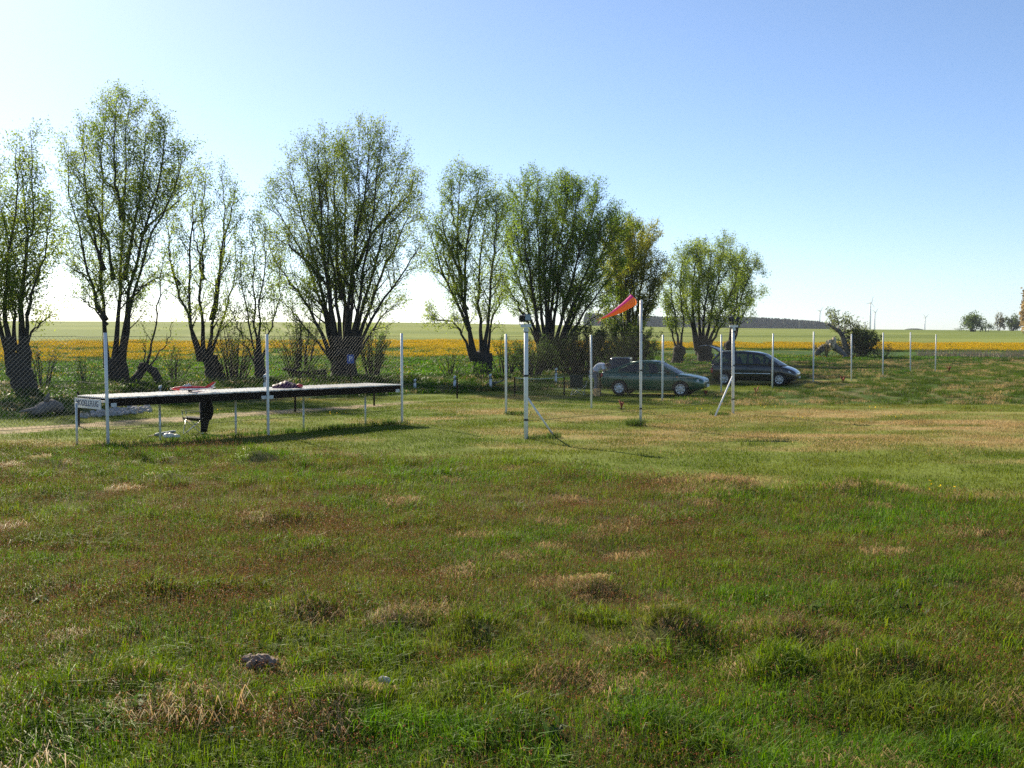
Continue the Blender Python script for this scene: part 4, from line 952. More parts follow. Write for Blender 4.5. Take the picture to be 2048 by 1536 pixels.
def table():
    t = thing('pilot_table', onG(A0), 'very long slatted table with a dark apron between the white posts', 'table')
    n = 118; w = TL / n
    me = None
    for k in range(n):
        c = TP((k + .5) * w, .05 + TW / 2, TZ - .014 + random.uniform(-.003, .003))
        if k < 3:
            m = MB(); m.box((0, 0, 0), (w * .92, TW, .028)); o = m.build('slat', SLATW, t); protos.append(o.data)
        else:
            o = bpy.data.objects.new('slat', protos[k % 3]); COL.objects.link(o); o.parent = t
        o.location = c - t.location; o.rotation_euler = (random.uniform(-.006, .006), random.uniform(-.02, .02), ROTT + random.uniform(-.004, .004))
    zc = TZ - .034 - .085
    MB().box(TP(TL / 2, .065, zc), (TL - .05, .045, .17), MT).build('front_apron', DARKW, t, False, True)
    MB().box(TP(TL / 2, TW, zc), (TL - .05, .045, .14), MT).build('rear_apron', DARKW, t, False, True)
    MB().box(TP(TL - .04, TW / 2 + .05, zc), (.045, TW - .14, .16), MT).build('end_apron', DARKW, t, False, True)
    MB().box(TP(TL / 2, TW / 2 + .05, zc), (TL - .14, .06, .10), MT).build('centre_beam', DARKW, t, False, True)
    def on_u(u, p):    # point of the row p metres behind the front edge that is seen at column u
        q = A0 + NB * p; k = (u - 1024) / F; s = (k * q.y - q.x) / (DV.x - k * DV.y); return s
    for u, p in ((151, .95), (318, .62), (470, .55), (606, .55), (730, .62)):
        s = on_u(u, p); b = onG(TP(s, p, 0)); ztop = TZ - .14
        MB().tube([b - Vector((0, 0, .25)), (b.x, b.y, ztop)], .027, 10).build('leg', GALV, t, True, True)
    MB().box(TP(-.02, TW / 2 + .05, TZ - .09), (.03, TW, .05), MT).build('end_rail', WHITE, t, False, True)
    for s in (0.16, TL * .486 - .1, TL * .486 + .12, TL - .13):
        MB().box(TP(s, .032, TZ - .17), (.13, .018, .085), MT).build('bracket', WHITE2, t, False, True)
protos = []
table()
def table_sign():
    c = TP(-.10, TW / 2 + .02, TZ - .155)
    t = thing('sign', c, 'white MODELLFLUG sign on the left end of the long table', 'sign')
    t.rotation_euler = (0, 0, ROTT - math.pi / 2)
    MB().box((0, 0, 0), (1.22, .02, .215)).build('board', WHITE2, t)
    MB().box((0, -.0105, 0), (1.20, .002, .195)).build('face', mat('sign_face', (.80, .80, .79), None, rough=.35), t)
    lt = letters('MODELLFLUG', .185, .002, mat('sign_print', (.012, .02, .08), None), 'lettering', t, (0, -.0145, 0), (math.pi / 2, 0, 0)); xs = [q.co.x for q in lt.data.vertices]; kx = 1.02 / (max(xs) - min(xs)); lt.scale = (kx, 1, 1); lt.location.x = -kx * (max(xs) + min(xs)) / 2
table_sign()

# ------------------------------------------------------------------ model aeroplane on the table
RED = mat('red_covering', (.62, .015, .02), (.68, .02, .025), 10, .25, coat=.4); PWHITE = mat('white_covering', (.74, .74, .76), (.8, .8, .8), 10, .3, coat=.3)
def onTable(u, vt=None, p=.7):
    q = A0 + NB * p; k = (u - 1024) / F; s = (k * q.y - q.x) / (DV.x - k * DV.y); return TP(s, p, TZ + .003)
def aeroplane():
    c = onTable(385, p=.75); t = thing('model_aeroplane', c, 'red and white model aeroplane lying on the long table', 'model aeroplane', None, R(6))
    # nose towards -x, one metre long
    secs = [(-.50, .012, .012, .075), (-.44, .035, .035, .078), (-.30, .05, .052, .083), (-.10, .055, .060, .085), (.10, .050, .052, .085), (.30, .036, .036, .088), (.48, .015, .022, .095)]
    up, lo = MB(), MB(); n = 12
    ring = lambda s, k: (s[0], s[1] * math.cos(2 * math.pi * k / n), s[3] + s[2] * math.sin(2 * math.pi * k / n))
    for i in range(len(secs) - 1):
        for k in range(n):
            m = up if (k < 6 or i < 2) else lo
            m.add([ring(secs[i], k), ring(secs[i], k + 1), ring(secs[i + 1], k + 1), ring(secs[i + 1], k)], [(0, 3, 2, 1)])
    up.build('upper_fuselage', RED, t, True); lo.build('lower_fuselage', PWHITE, t, True)
    MB().lathe([(0, -.045), (.014, -.03), (.022, 0)], 10, Matrix.Translation((-.50, 0, .075)) @ Matrix.Rotation(math.pi / 2, 4, 'Y')).build('spinner', PWHITE, t, True)
    MB().box((-.515, 0, .075), (.008, .02, .20), Matrix.Rotation(R(70), 3, 'X')).build('propeller', BLACKP, t)
    cn = MB(); cn.blob((-.13, 0, .14), (.11, .034, .038), 1, 10, 8, 0); cn.build('canopy', mat('smoked_canopy', (.5, .5, .52), None, rough=.08), t, True)
    MB().tube([(-.13, 0, .15), (-.085, 0, .205)], .012, 5).build('aerial', PWHITE, t)
    def slab(pts, th, name, mt):
        m = MB(); k = len(pts); m.add([(x, y, z + th) for x, y, z in pts] + [(x, y, z - th) for x, y, z in pts], [tuple(range(k)), tuple(range(2 * k - 1, k - 1, -1))] + [(i, i + k, (i + 1) % k + k, (i + 1) % k) for i in range(k)]); return m.build(name, mt, t)
    for s in (-1, 1):
        slab([(-.16, .04 * s, .062), (.10, .04 * s, .062), (.16, .46 * s, .085), (.05, .46 * s, .085)], .010, 'wing', PWHITE if s < 0 else RED)
        slab([(.36, .015 * s, .095), (.49, .015 * s, .095), (.51, .20 * s, .10), (.43, .20 * s, .10)], .005, 'tailplane', PWHITE)
    def fin(pts, name, mt, y=.006):
        m = MB(); k = len(pts); m.add([(x, -y, z) for x, z in pts] + [(x, y, z) for x, z in pts], [tuple(range(k)), tuple(range(2 * k - 1, k - 1, -1))] + [(i, i + k, (i + 1) % k + k, (i + 1) % k) for i in range(k)]); return m.build(name, mt, t)
    fin([(.28, .118), (.40, .112), (.54, .235), (.47, .238)], 'fin', RED); fin([(.403, .108), (.47, .10), (.53, .20), (.538, .222)], 'rudder', PWHITE)
    for y in (-.12, .12): MB().tube([(-.06, y, .03), (-.06, y, .064)], .005, 5).build('undercarriage_leg', GALV, t); MB().lathe([(.0, -.01), (.028, -.01), (.033, 0), (.028, .01), (0, .01)], 12, Matrix.Translation((-.06, y * 1.06, .032)) @ Matrix.Rotation(math.pi / 2, 4, 'X')).build('wheel', BLACKP, t, True)
    MB().tube([(.44, 0, .012), (.44, 0, .09)], .006, 5).build('tail_skid', GALV, t)
aeroplane()
def bag():
    c = onTable(573, p=.7); t = thing('bag', c, 'crumpled purple bag lying on the long table right of the centre post', 'bag', None, R(12))
    m = MB(); rr = random.Random(4); n, k = 18, 10; vs = []
    for i in range(n + 1):
        f = i / n; x = -.36 + .72 * f; hh = .035 + .13 * math.sin(math.pi * min(1, .12 + f * .9)) ** 1.2 * (1.0 if f > .3 else .8); ww = .13 + .09 * math.sin(math.pi * f)
        for j in range(k):
            a = math.pi * j / (k - 1); q = 1 + rr.uniform(-.13, .13)
            vs.append((x + rr.uniform(-.012, .012), -ww * math.cos(a) * q, max(0, hh * math.sin(a) * q + .004)))
    fs = [(i * k + j, i * k + j + 1, (i + 1) * k + j + 1, (i + 1) * k + j) for i in range(n) for j in range(k - 1)]
    fs += [tuple(range(k - 1, -1, -1)), tuple(n * k + j for j in range(k))]
    m.add(vs, fs); m.build('body', mat('purple_nylon', (.035, .004, .03), (.09, .014, .07), 14, .5, bump=.4), t, True)
    s = MB(); s.tube(catmull([(-.25, -.1, .12), (-.15, -.2, .05), (.05, -.22, .02), (.2, -.12, .12)], 12), .014, 6); s.build('strap', mat('dark_strap', (.03, .012, .03), None), t, True)
    s = MB(); s.blob((.33, -.06, .05), (.09, .08, .055), 4, 10, 6, .2); s.build('red_pouch', mat('red_nylon', (.42, .02, .035), (.5, .03, .05), 20, .5), t, True)
bag()

# ------------------------------------------------------------------ camp chairs
GREENC = mat('dark_green_canvas', (.012, .022, .017), (.022, .036, .028), 16, .8); CHROME = mat('steel_tube', (.62, .60, .56), (.7, .68, .64), 20, .3, .8)
def camp_chair(p, rz, label, canvas, jacket=False):
    t = thing('camp_chair', p, label, 'chair', 'folding camp chairs', rz)
    W, D = .27, .24      # half width and depth; the chair looks along +x
    for a, b in (((D, -W, 0), (-D, -W * .9, .42)), ((-D, -W, 0), (D, -W * .9, .42)), ((D, W, 0), (-D, W * .9, .42)), ((-D, W, 0), (D, W * .9, .42)), ((D, -W, .0), (D, W, .42)), ((D, W, .0), (D, -W, .42)), ((-D, -W, 0), (-D, W, .42)), ((-D, W, 0), (-D, -W, .42))):
        MB().tube([a, b], .0095, 6).build('leg', CHROME, t, True)
    for s in (-1, 1):
        MB().tube([(D, W * s, .40), (D + .01, W * s * 1.08, .60)], .009, 6).build('arm_post', CHROME, t, True)
        MB().tube([(-D, W * s * .9, .40), (-D - .10, W * s * 1.02, .86)], .010, 6).build('back_post', BLACKP, t, True)
        m = MB(); m.add([(D + .03, W * s * 1.16, .61), (D + .03, W * s * .98, .61), (0, W * s * .98, .565), (0, W * s * 1.16, .565), (-D - .04, W * s * .98, .60), (-D - .04, W * s * 1.14, .60)], [(0, 1, 2, 3), (3, 2, 4, 5)])
        o = m.build('armrest', canvas, t); md = o.modifiers.new('t', 'SOLIDIFY'); md.thickness = .012
    vs = []; n = 7
    for i in range(n):
        for j in range(n):
            fx, fy = i / (n - 1) * 2 - 1, j / (n - 1) * 2 - 1
            vs.append((D * fx * 1.02, W * fy * .95, .42 - .09 * (1 - fy * fy) * (1 - .5 * fx * fx) + .02 * fx))
    fs = [(i * n + j, i * n + j + 1, (i + 1) * n + j + 1, (i + 1) * n + j) for i in range(n - 1) for j in range(n - 1)]
    o = MB().add(vs, fs).build('seat', canvas, t, True); o.modifiers.new('t', 'SOLIDIFY').thickness = .008
    vs = [(-D - .02 - .105 * i / 6 - .05 * (1 - (j / 3 - 1) ** 2), W * 1.0 * (j / 3 - 1), .34 + .53 * i / 6) for i in range(n) for j in range(n)]
    o = MB().add(vs, fs).build('backrest', canvas, t, True); o.modifiers.new('t', 'SOLIDIFY').thickness = .008
    return t
c1 = G(389, 868)
camp_chair(Vector((c1.x, c1.y, gz(c1.x, c1.y))), R(188), 'black camp chair standing under the long table', mat('black_canvas', (.008, .009, .011), (.016, .017, .02), 16, .8))
def jacket():
    t = thing('jacket', c1 + Vector((.30, -.02, .02)), 'long black jacket hanging over the camp chair under the table', 'jacket', None, R(8))
    m = MB(); rr = random.Random(8); n, k = 12, 14; vs = []
    for i in range(n + 1):
        f = i / n; z = .94 - .90 * f; rx = .14 - .03 * f + .03 * math.sin(f * 5); ry = .20 - .03 * f
        for j in range(k):
            a = 2 * math.pi * j / k; q = 1 + .14 * math.sin(3 * a + 2 * f) + rr.uniform(-.06, .06)
            vs.append((rx * math.cos(a) * q - .05 * f, ry * math.sin(a) * q, z))
    fs = [(i * k + j, i * k + (j + 1) % k, (i + 1) * k + (j + 1) % k, (i + 1) * k + j) for i in range(n) for j in range(k)] + [tuple(range(k - 1, -1, -1)), tuple(n * k + j for j in range(k))]
    m.add(vs, fs); m.build('body', mat('black_cloth', (.006, .006, .008), (.012, .012, .016), 12, .9), t, True)
    s = MB(); s.tube(catmull([(.08, -.12, .86), (.17, -.15, .6), (.12, -.16, .36)], 8), [.06, .058, .055, .05, .05, .048, .045, .04], 8); s.build('sleeve', mat('black_sleeve', (.008, .008, .01), None, rough=.9), t, True)
jacket()
c2 = G(1157, 791); camp_chair(Vector((c2.x, c2.y, gz(c2.x, c2.y))), R(70), 'dark green camp chair seen from behind between the posts', GREENC)

# small things lying on the lawn by the table
def tube_thing():
    a = G(296, 877); b = G(350, 867); a.z = gz(a.x, a.y) + .05; b.z = gz(b.x, b.y) + .05
    t = thing('folded_parasol', a, 'folded grey parasol lying in the grass under the table', 'parasol')
    d = (b - a); q = MB(); q.tube([a + d * .22, a + d * .3, a + d * .9, b], [.02, .045, .04, .03], 8); q.build('cover', mat('grey_cover', (.20, .24, .26), (.27, .31, .33), 10, .6), t, True, True)
    MB().tube([a, a + d * .22], .012, 6).build('pole', mat('pale_wood_pole', (.45, .36, .2), None), t, True, True)
tube_thing()
wb = G(338, 876); t = thing('plastic_bag', wb, 'small crumpled white plastic bag in the grass beside the parasol', 'bag')
m = MB(); m.blob((0, 0, .05), (.14, .09, .07), 3, 12, 8, .28); m.blob((.17, .0, .04), (.09, .06, .05), 5, 10, 6, .3); m.build('sheet', mat('white_film', (.75, .74, .76), (.8, .8, .8), 9, .35), t, True)
box_p = G(1193, 793); t = thing('box', box_p, 'small tan box standing on the lawn behind the car', 'box', None, R(20))
MB().box((0, 0, .15), (.20, .28, .30)).build('body', CARD, t); MB().box((0, 0, .305), (.21, .29, .012)).build('lid', CARD, t); MB().box((0, -.142, .20), (.09, .006, .03)).build('handle_slot', BLACKP, t)

# ------------------------------------------------------------------ posts, signs, stones
def delineator(u, v, h, label, lean=0.0):
    g = G(u, v); t = thing('marker_post', g, label, 'marker post', 'white roadside marker posts by the trees', random.uniform(-.2, .2)); t.rotation_euler = (0, lean, random.uniform(-.3, .3))
    def prism(z0, z1, z0b=None, z1b=None):
        w_, d_ = .06, .05; m = MB(); z0b = z0 if z0b is None else z0b; z1b = z1 if z1b is None else z1b
        m.add([(-w_, -d_, z0), (w_, -d_, z0b), (.02, d_, z0b), (-.02, d_, z0), (-w_, -d_, z1), (w_, -d_, z1b), (.02, d_, z1b), (-.02, d_, z1)], [(0, 3, 2, 1), (4, 5, 6, 7), (0, 1, 5, 4), (1, 2, 6, 5), (2, 3, 7, 6), (3, 0, 4, 7)]); return m
    prism(-.15, h * .60, None, h * .66).build('lower_body', WHITE2, t)
    prism(h * .603, h * .82, h * .663, h * .88).build('black_band', BLACKP, t)
    prism(h * .823, h * .94, h * .883, h).build('top', WHITE2, t)
    MB().box((0, -.055, h * .74), (.04, .008, .12)).build('reflector', mat('reflector_glass', (.45, .45, .42), None, rough=.15), t)
for u, v, h, lb, le in ((909, 777, .60, 'marker post left of the leaning white marker near the tree foot', .02), (982, 776, .66, 'marker post standing before the foot of the upright willow', -.04), (1050, 771, .85, 'marker post half hidden by the floodlight post', 0),
                    (1112, 766, .80, 'marker post behind the netting left of the green camp chair', .03), (1180, 764, .62, 'marker post directly behind a white fence post', .02), (321, 806, .66, 'marker post behind the table left of the red aeroplane', 0), (530, 793, .92, 'marker post behind the table by the centre post', .02), (829, 779, .48, 'short leaning marker post right of the table end', .05)):
    delineator(u, v, h, lb, le)
def stake(u, v, h, label, r=.035):
    g = G(u, v); t = tag(MB().tube([(0, 0, -.2), (.01, 0, h * .5), (0, .01, h)], [r, r * .95, r * .85], 8).build('wooden_stake', DARKW, None), label, 'stake', 'dark wooden stakes round the lawn'); t.location = g
    return g + Vector((0, 0, h))
stake(157, 853, .95, 'dark stake just right of the sign on the left table end')
stake(590, 824, .85, 'dark stake seen under the table right of the centre post'); stake(748, 811, .85, 'dark stake seen under the right end of the table')
stake(914, 797, .80, 'dark stake on the open lawn right of the table')
s1 = stake(1029, 793, .78, 'dark stake between the two left white posts'); s2 = stake(1128, 791, .80, 'dark stake left of the green camp chair'); stake(1200, 792, .95, 'dark stake beside the tan box')
tp = thing('barrier_tape', (s1 + s2) / 2, 'pale barrier line strung between two dark stakes', 'rope')
ms_ = [s1.lerp(s2, f) - Vector((0, 0, .06 * math.sin(math.pi * f) + .04)) for f in np.linspace(0, 1, 9)]
MB().tube(ms_, .014, 5).build('line', mat('pale_line', (.5, .6, .5), None), tp, True, True)
def parking():
    g = GX(701, 44.5); t = thing('parking_sign', g, 'blue parking sign with a white P on a dark post', 'sign'); z = P(701, 718, 44.5).z - g.z
    MB().tube([(0, .03, -.3), (0, .03, z + .2)], .03, 8).build('post', DARKW, t, True)
    MB().box((0, 0, z), (.29, .012, .37)).build('plate', mat('sign_blue', (.012, .06, .30), (.016, .075, .34), 8, .35), t)
    letters('P', .30, .002, mat('sign_white', (.8, .8, .8), None), 'lettering', t, (0, -.0085, z - .004), (math.pi / 2, 0, 0)).scale = (1.05, 1, 1)
parking()
def stones():
    g = G(235, 832); t = thing('stone_row', g, 'low row of pale rubble stones left of the table legs', 'stones')
    rr = random.Random(12)
    for k in range(52):
        f = k / 51; u = 166 + 134 * f + rr.uniform(-5, 5); v = 834 - 11 * f + rr.uniform(-6, 4); p = G(u, v); r = rr.uniform(.05, .14)
        m = MB(); m.blob((0, 0, r * .45), (r * rr.uniform(.9, 1.5), r, r * rr.uniform(.7, 1.15)), k, 7, 5, .35)
        o = m.build('stone', STONE, t); o.location = Vector((p.x, p.y, gz(p.x, p.y))) - g; o.rotation_euler = (0, 0, rr.random() * 6)
stones()
def log():
    g = G(98, 832); t = thing('log', g, 'dark broken log lying behind the left netting', 'log'); m = MB()
    a, b = G(62, 836), G(122, 829); a.z += .14; b.z += .18
    pa = catmull([a, a.lerp(b, .35) + Vector((0, .1, .1)), a.lerp(b, .7) + Vector((0, 0, .14)), b], 12); m.tube(pa, [.09, .12, .16, .17, .2, .18, .19, .21, .19, .18, .17, .12], 10); m.build('trunk_piece', GREYW, t, True, True)
    m = MB(); m.tube([a.lerp(b, .55) + Vector((0, -.1, .3)), a.lerp(b, .62) + Vector((.05, -.15, .55))], [.1, .03], 6); m.tube([a.lerp(b, .2) + Vector((0, 0, .1)), a.lerp(b, -.25) + Vector((0, -.2, .1))], [.1, .03], 6); m.build('broken_limb', GREYW, t, True, True)
log()
dl = thing('log', G(610, 790), 'thin dead branch lying behind the table in front of the big willow', 'log')
p0, p1 = P(566, 737, 57), P(652, 744, 57); MB().tube(catmull([p0, p0.lerp(p1, .5) + Vector((0, 0, -.12)), p1], 8), list(np.linspace(.06, .16, 8)), 7).build('trunk_piece', BARK, dl, True, True)
br = thing('branch_pile', G(985, 772), 'small pile of pale cut branches behind a marker post', 'branches'); rr = random.Random(3)
for k in range(7):
    a = G(970 + rr.uniform(-4, 8), 774); b = a + Vector((rr.uniform(.2, .9), rr.uniform(-.2, .2), rr.uniform(.0, .45))); MB().tube([a, b], [.05, .03], 6).build('branch', GREYW, br, True, True)
DOCK = mat('rust_red_dock', (.28, .05, .02), (.40, .10, .04), 20, .8)
for k, (u, v, h, lb) in enumerate(((1243, 819, .32, 'red brown dock stalk in front of the green car'), (1686, 765, .34, 'red brown dock stalk between two white posts right of the van'), (1898, 745, .5, 'orange brown dock stalk right of the last white post'), (1412, 792, .3, 'red brown dock stalk by the braced post foot'), (1512, 790, .4, 'red brown dock clump in front of the van'))):
    g = G(u, v); t = thing('dock_plant', g, lb, 'plant', 'dry rust red dock stalks'); m = MB(); rr = random.Random(k)
    for q in range(7):
        a = rr.uniform(-.5, .5); b = rr.uniform(-.3, .3); hh = h * rr.uniform(.6, 1); m.tube([(0, 0, 0), (a * hh * .3, b * hh * .3, hh * .5), (a * hh * .6, b * hh * .6, hh * .8), (a * hh, b * hh, hh)], [.008, .016, .028, .008], 5)
    m.build('stalk', DOCK, t, True); l = MB()
    for q in range(6):
        a = rr.random() * 6.28; d = Vector((math.cos(a), math.sin(a), .4)) * h * .5; s = Vector((-math.sin(a), math.cos(a), 0)) * .05; l.add([(0, 0, .02), d * .5 + s, d, d * .5 - s], [(0, 1, 2, 3)])
    o = l.build('leaf', mat('dock_leaf_%d' % k, (.07, .10, .03), (.16, .08, .04), 9, .7), t); o.modifiers.new('t', 'SOLIDIFY').thickness = .004
def clump(p, label, r_, h, seed, n=260):
    v, t, ti, lu = blades(n, r_, h, .010, .6, seed, curl=.7); c = np.array((.05, .085, .018)) * lu
    me = npmesh('grass_clump', v, None, t, LEAF); a = me.attributes.new('tint', 'FLOAT_COLOR', 'POINT'); a.data.foreach_set('color', np.hstack([c, np.ones((len(c), 1))]).astype(np.float32).ravel())
    o = bpy.data.objects.new('grass_clump', me); COL.objects.link(o); o.location = p; tag(o, label, 'grass clump', 'uncut grass round the post feet')
clump(mp[1] + Vector((-.15, -.1, 0)), 'dark grass clump round the foot of the windsock pole', .3, .3, 1); clump(mp[0] + Vector((.35, 0, 0)), 'uncut grass beside the foot of the floodlight post', .35, .14, 2); clump(GX(1108, 26.2), 'uncut grass round the foot of the diagonal brace', .2, .16, 3, 150)
clump(GX(1030, 33.5), 'uncut grass round the first post of the right fence', .35, .16, 4); clump(GX(1440, 33.6), 'uncut grass between the slanting brace and its post', .35, .14, 5); clump(GX(1290, 41), 'low dark weed on the lawn in front of the car', .3, .14, 6, 160)
clump(A2 + DV * -.2 + Vector((0, -.1, 0)), 'uncut grass round the foot of the post at the right table end', .35, .2, 7)
gm = []
for k in range(26):
    v, t, ti, lu = blades(90, .22, .16, .009, .6, 900 + k, curl=.7); q = onG(A0 + DV * (TL * (k + .5) / 26) + NB * random.uniform(-.1, .35)); gm.append((v + np.array(q), t, ti, lu))
v, t, ti, lu = joinb(*gm); me = npmesh('table_edge_grass', v, None, t, LEAF); a = me.attributes.new('tint', 'FLOAT_COLOR', 'POINT'); a.data.foreach_set('color', np.hstack([np.array((.055, .105, .018)) * lu, np.ones((len(lu), 1))]).astype(np.float32).ravel())
o = bpy.data.objects.new('table_edge_grass', me); COL.objects.link(o); tag(o, kind='stuff')
for k, (u, v) in enumerate(((520, 1356), (545, 1350))):
    g = G(u, v)
mh = thing('molehill', G(518, 1352) + Vector((0, 0, .03)), 'small grey brown molehill in the foreground grass left of centre', 'molehill'); m = MB()
for k in range(16):
    rr = random.Random(k); m.blob((rr.uniform(-.11, .12), rr.uniform(-.06, .06), .03 + rr.uniform(0, .06)), (rr.uniform(.025, .05), .035, .03), k, 7, 5, .3)
m.build('soil', mat('dry_soil', (.21, .15, .11), (.36, .27, .20), 30, .95, bump=.5), mh)
sh = thing('stone', G(768, 1393) + Vector((0, 0, .075)), 'pale stone lying in the foreground grass near the middle', 'stone'); MB().blob((0, 0, .03), (.05, .04, .035), 9, 9, 7, .2).build('rock', mat('pale_pebble', (.52, .46, .42), (.62, .56, .52), 30, .8), sh)

# ------------------------------------------------------------------ cars
CARGLASS = bpy.data.materials.new('car_glass'); CARGLASS.use_nodes = True
def _glass():
    t = CARGLASS.node_tree; N = t.nodes; N.remove(N['Principled BSDF'])
    tr = N.new('ShaderNodeBsdfTransparent'); tr.inputs[0].default_value = (.42, .50, .47, 1); gl = N.new('ShaderNodeBsdfGlossy'); gl.inputs['Roughness'].default_value = .02
    fr = N.new('ShaderNodeFresnel'); fr.inputs[0].default_value = 1.5; mr = N.new('ShaderNodeMapRange'); mr.inputs[3].default_value = .06; mr.inputs[4].default_value = 1
    ms = N.new('ShaderNodeMixShader'); L = t.links; L.new(fr.outputs[0], mr.inputs[0]); L.new(mr.outputs[0], ms.inputs[0]); L.new(tr.outputs[0], ms.inputs[1]); L.new(gl.outputs[0], ms.inputs[2]); L.new(ms.outputs[0], N['Material Output'].inputs[0])
_glass()
TYRE = mat('tyre_rubber', (.012, .012, .012), (.02, .02, .02), 30, .85); HUB = mat('silver_wheel', (.52, .53, .54), (.6, .6, .6), 20, .35, .5); TRIM = mat('black_trim', (.012, .013, .014), None, rough=.5)
LAMPG = mat('headlamp_glass', (.60, .64, .66), (.70, .74, .76), 40, .08, spec=.8); TAILR = mat('tail_lamp_red', (.45, .012, .015), None, rough=.08, coat=1); AMBER = mat('amber_lens', (.75, .20, .02), None, rough=.15)
SEAT = mat('seat_cloth', (.03, .032, .035), (.05, .052, .055), 20, .9); PLATE = mat('number_plate', (.70, .70, .66), None, rough=.4)
def mirror_poly(pts, fn, flip): return [fn(p, s) for p in pts for s in (flip,)]
def car(name, loc, rz, label, spec, paint):
    t = thing(name, loc, label, 'car', 'cars parked on the lawn', rz)
    # lower body: lofted rings, wheel arches cut out
    m = MB(); nst = len(spec['st']); ring = None
    for (x, w_, zb, zt, cr) in spec['st']:
        zm = zb + (zt - zb) * .52
        half = [(0, zb), (w_ * .80, zb), (w_ * .955, zb + .06), (w_ * .985, zm - .12), (w_, zm + .02), (w_ * .985, zt - .10), (w_ * .945, zt - .02), (w_ * .86, zt + .006), (w_ * .45, zt + cr * .8), (0, zt + cr)]
        full = half + [(-y, z) for y, z in half[-2:0:-1]]
        ring = len(full); m.v += [(x, y, z) for y, z in full]
    for i in range(nst - 1):
        for k in range(ring): m.f.append((i * ring + k, (i + 1) * ring + k, (i + 1) * ring + (k + 1) % ring, i * ring + (k + 1) % ring))
    m.f.append(tuple(range(ring))); m.f.append(tuple((nst - 1) * ring + k for k in range(ring - 1, -1, -1)))
    body = m.build('body', paint, t)
    bm = bmesh.new(); bm.from_mesh(body.data); bmesh.ops.recalc_face_normals(bm, faces=bm.faces); bm.to_mesh(body.data); bm.free()
    sub = body.modifiers.new('s', 'SUBSURF'); sub.levels = 2; sub.render_levels = 2
    baked(body)
    cut = []
    c = MB()
    for wx in spec['wheels']:
        for s in (-1, 1):
            R_ = spec['wr'] + .055; yy = spec['W'] * s
            c.lathe([(0, -.28), (R_, -.28), (R_, .28), (0, .28)], 28, Matrix.Translation((wx, yy - .06 * s, spec['wr'])) @ Matrix.Rotation(math.pi / 2, 4, 'X'))
    co = c.build('cutter', TRIM); co.parent = t
    bm = bmesh.new(); bm.from_mesh(co.data); bmesh.ops.remove_doubles(bm, verts=bm.verts, dist=1e-4); bmesh.ops.recalc_face_normals(bm, faces=bm.faces); bm.to_mesh(co.data); bm.free()
    bo = body.modifiers.new('b', 'BOOLEAN'); bo.operation = 'DIFFERENCE'; bo.object = co; bo.solver = 'EXACT'
    baked(body); bpy.data.objects.remove(co); autosmooth(body.data, 32)
    # under-tray that darkens the arches
    MB().box(((spec['wheels'][0] + spec['wheels'][1]) / 2, 0, .34), (spec['wheels'][0] - spec['wheels'][1] + 1.2, spec['W'] * 1.15, .22)).build('underbody', TRIM, t)
    # greenhouse
    zbelt, yb, tum = spec['zbelt'], spec['yb'], spec['tum']
    def Y3(x, z): return (yb - (z - zbelt) * tum) * (1 - .030 * max(0, x) ** 2)
    def side(pts, s, off=0): return [(x, (Y3(x, z) - off) * s, z) for x, z in pts]
    for s in (-1, 1):
        bm = bmesh.new(); ed = []
        for loop in [spec['side']] + spec['win']:
            vs = [bm.verts.new((x, z, 0)) for x, z in loop]; ed += [bm.edges.new((vs[i], vs[(i + 1) % len(vs)])) for i in range(len(vs))]
        bmesh.ops.triangle_fill(bm, edges=ed, use_beauty=True)
        for v in bm.verts: x, z = v.co.x, v.co.y; v.co = Vector((x, Y3(x, z) * s, z))
        me = bpy.data.meshes.new('side_frame'); bm.to_mesh(me); bm.free(); me.materials.append(spec.get('pillar', paint))
        o = bpy.data.objects.new('side_frame', me); COL.objects.link(o); o.parent = t; md = o.modifiers.new('t', 'SOLIDIFY'); md.thickness = .03; md.offset = 0
        for wp in spec['win']:
            q = side(wp, s, .008); MB().add(q, [tuple(range(len(q)))]).build('side_window', CARGLASS, t)
            cx = sum(p[0] for p in wp) / len(wp); cz = sum(p[1] for p in wp) / len(wp)
            fr = [((x, z), (cx + (x - cx) * 1.035, cz + (z - cz) * 1.05)) for x, z in wp]; f = MB(); k = len(fr)
            f.add([(a[0], (Y3(*a) + .017) * s, a[1]) for a, b in fr] + [(b[0], (Y3(*b) + .017) * s, b[1]) for a, b in fr], [(i, (i + 1) % k, k + (i + 1) % k, k + i) for i in range(k)]); f.build('window_seal', TRIM, t)
    pr = spec['top']; n = 9
    def row(x, z, w0=None):
        yy = Y3(x, z) if w0 is None else w0
        return [(x + .10 * (1 - (2 * j / (n - 1) - 1) ** 2) * spec.get('bow', {}).get((x, z), 0), yy * (2 * j / (n - 1) - 1), z + .035 * (1 - (2 * j / (n - 1) - 1) ** 2) * (1 if z > zbelt + .2 else .3)) for j in range(n)]
    for (i0, i1, nm, mt) in spec['topseg']:
        g = MB(); rows = [row(*pr[i]) for i in range(i0, i1 + 1)]
        g.v = [p for r_ in rows for p in r_]; k = len(rows)
        g.f = [(i * n + j, i * n + j + 1, (i + 1) * n + j + 1, (i + 1) * n + j) for i in range(k - 1) for j in range(n - 1)]
        o = g.build(nm, mt, t, True)
        if mt is not CARGLASS: md = o.modifiers.new('t', 'SOLIDIFY'); md.thickness = .03; md.offset = 0
    # seats seen through the glass
    for sx in spec['seats']:
        for sy in (-.36, .36):
            q = MB(); q.blob((sx, sy, zbelt + .04), (.09, .24, .24), 2, 10, 8, .02); q.blob((sx - .06, sy, zbelt + .30), (.06, .13, .09), 2, 10, 8, .02); q.build('seat', SEAT, t, True)
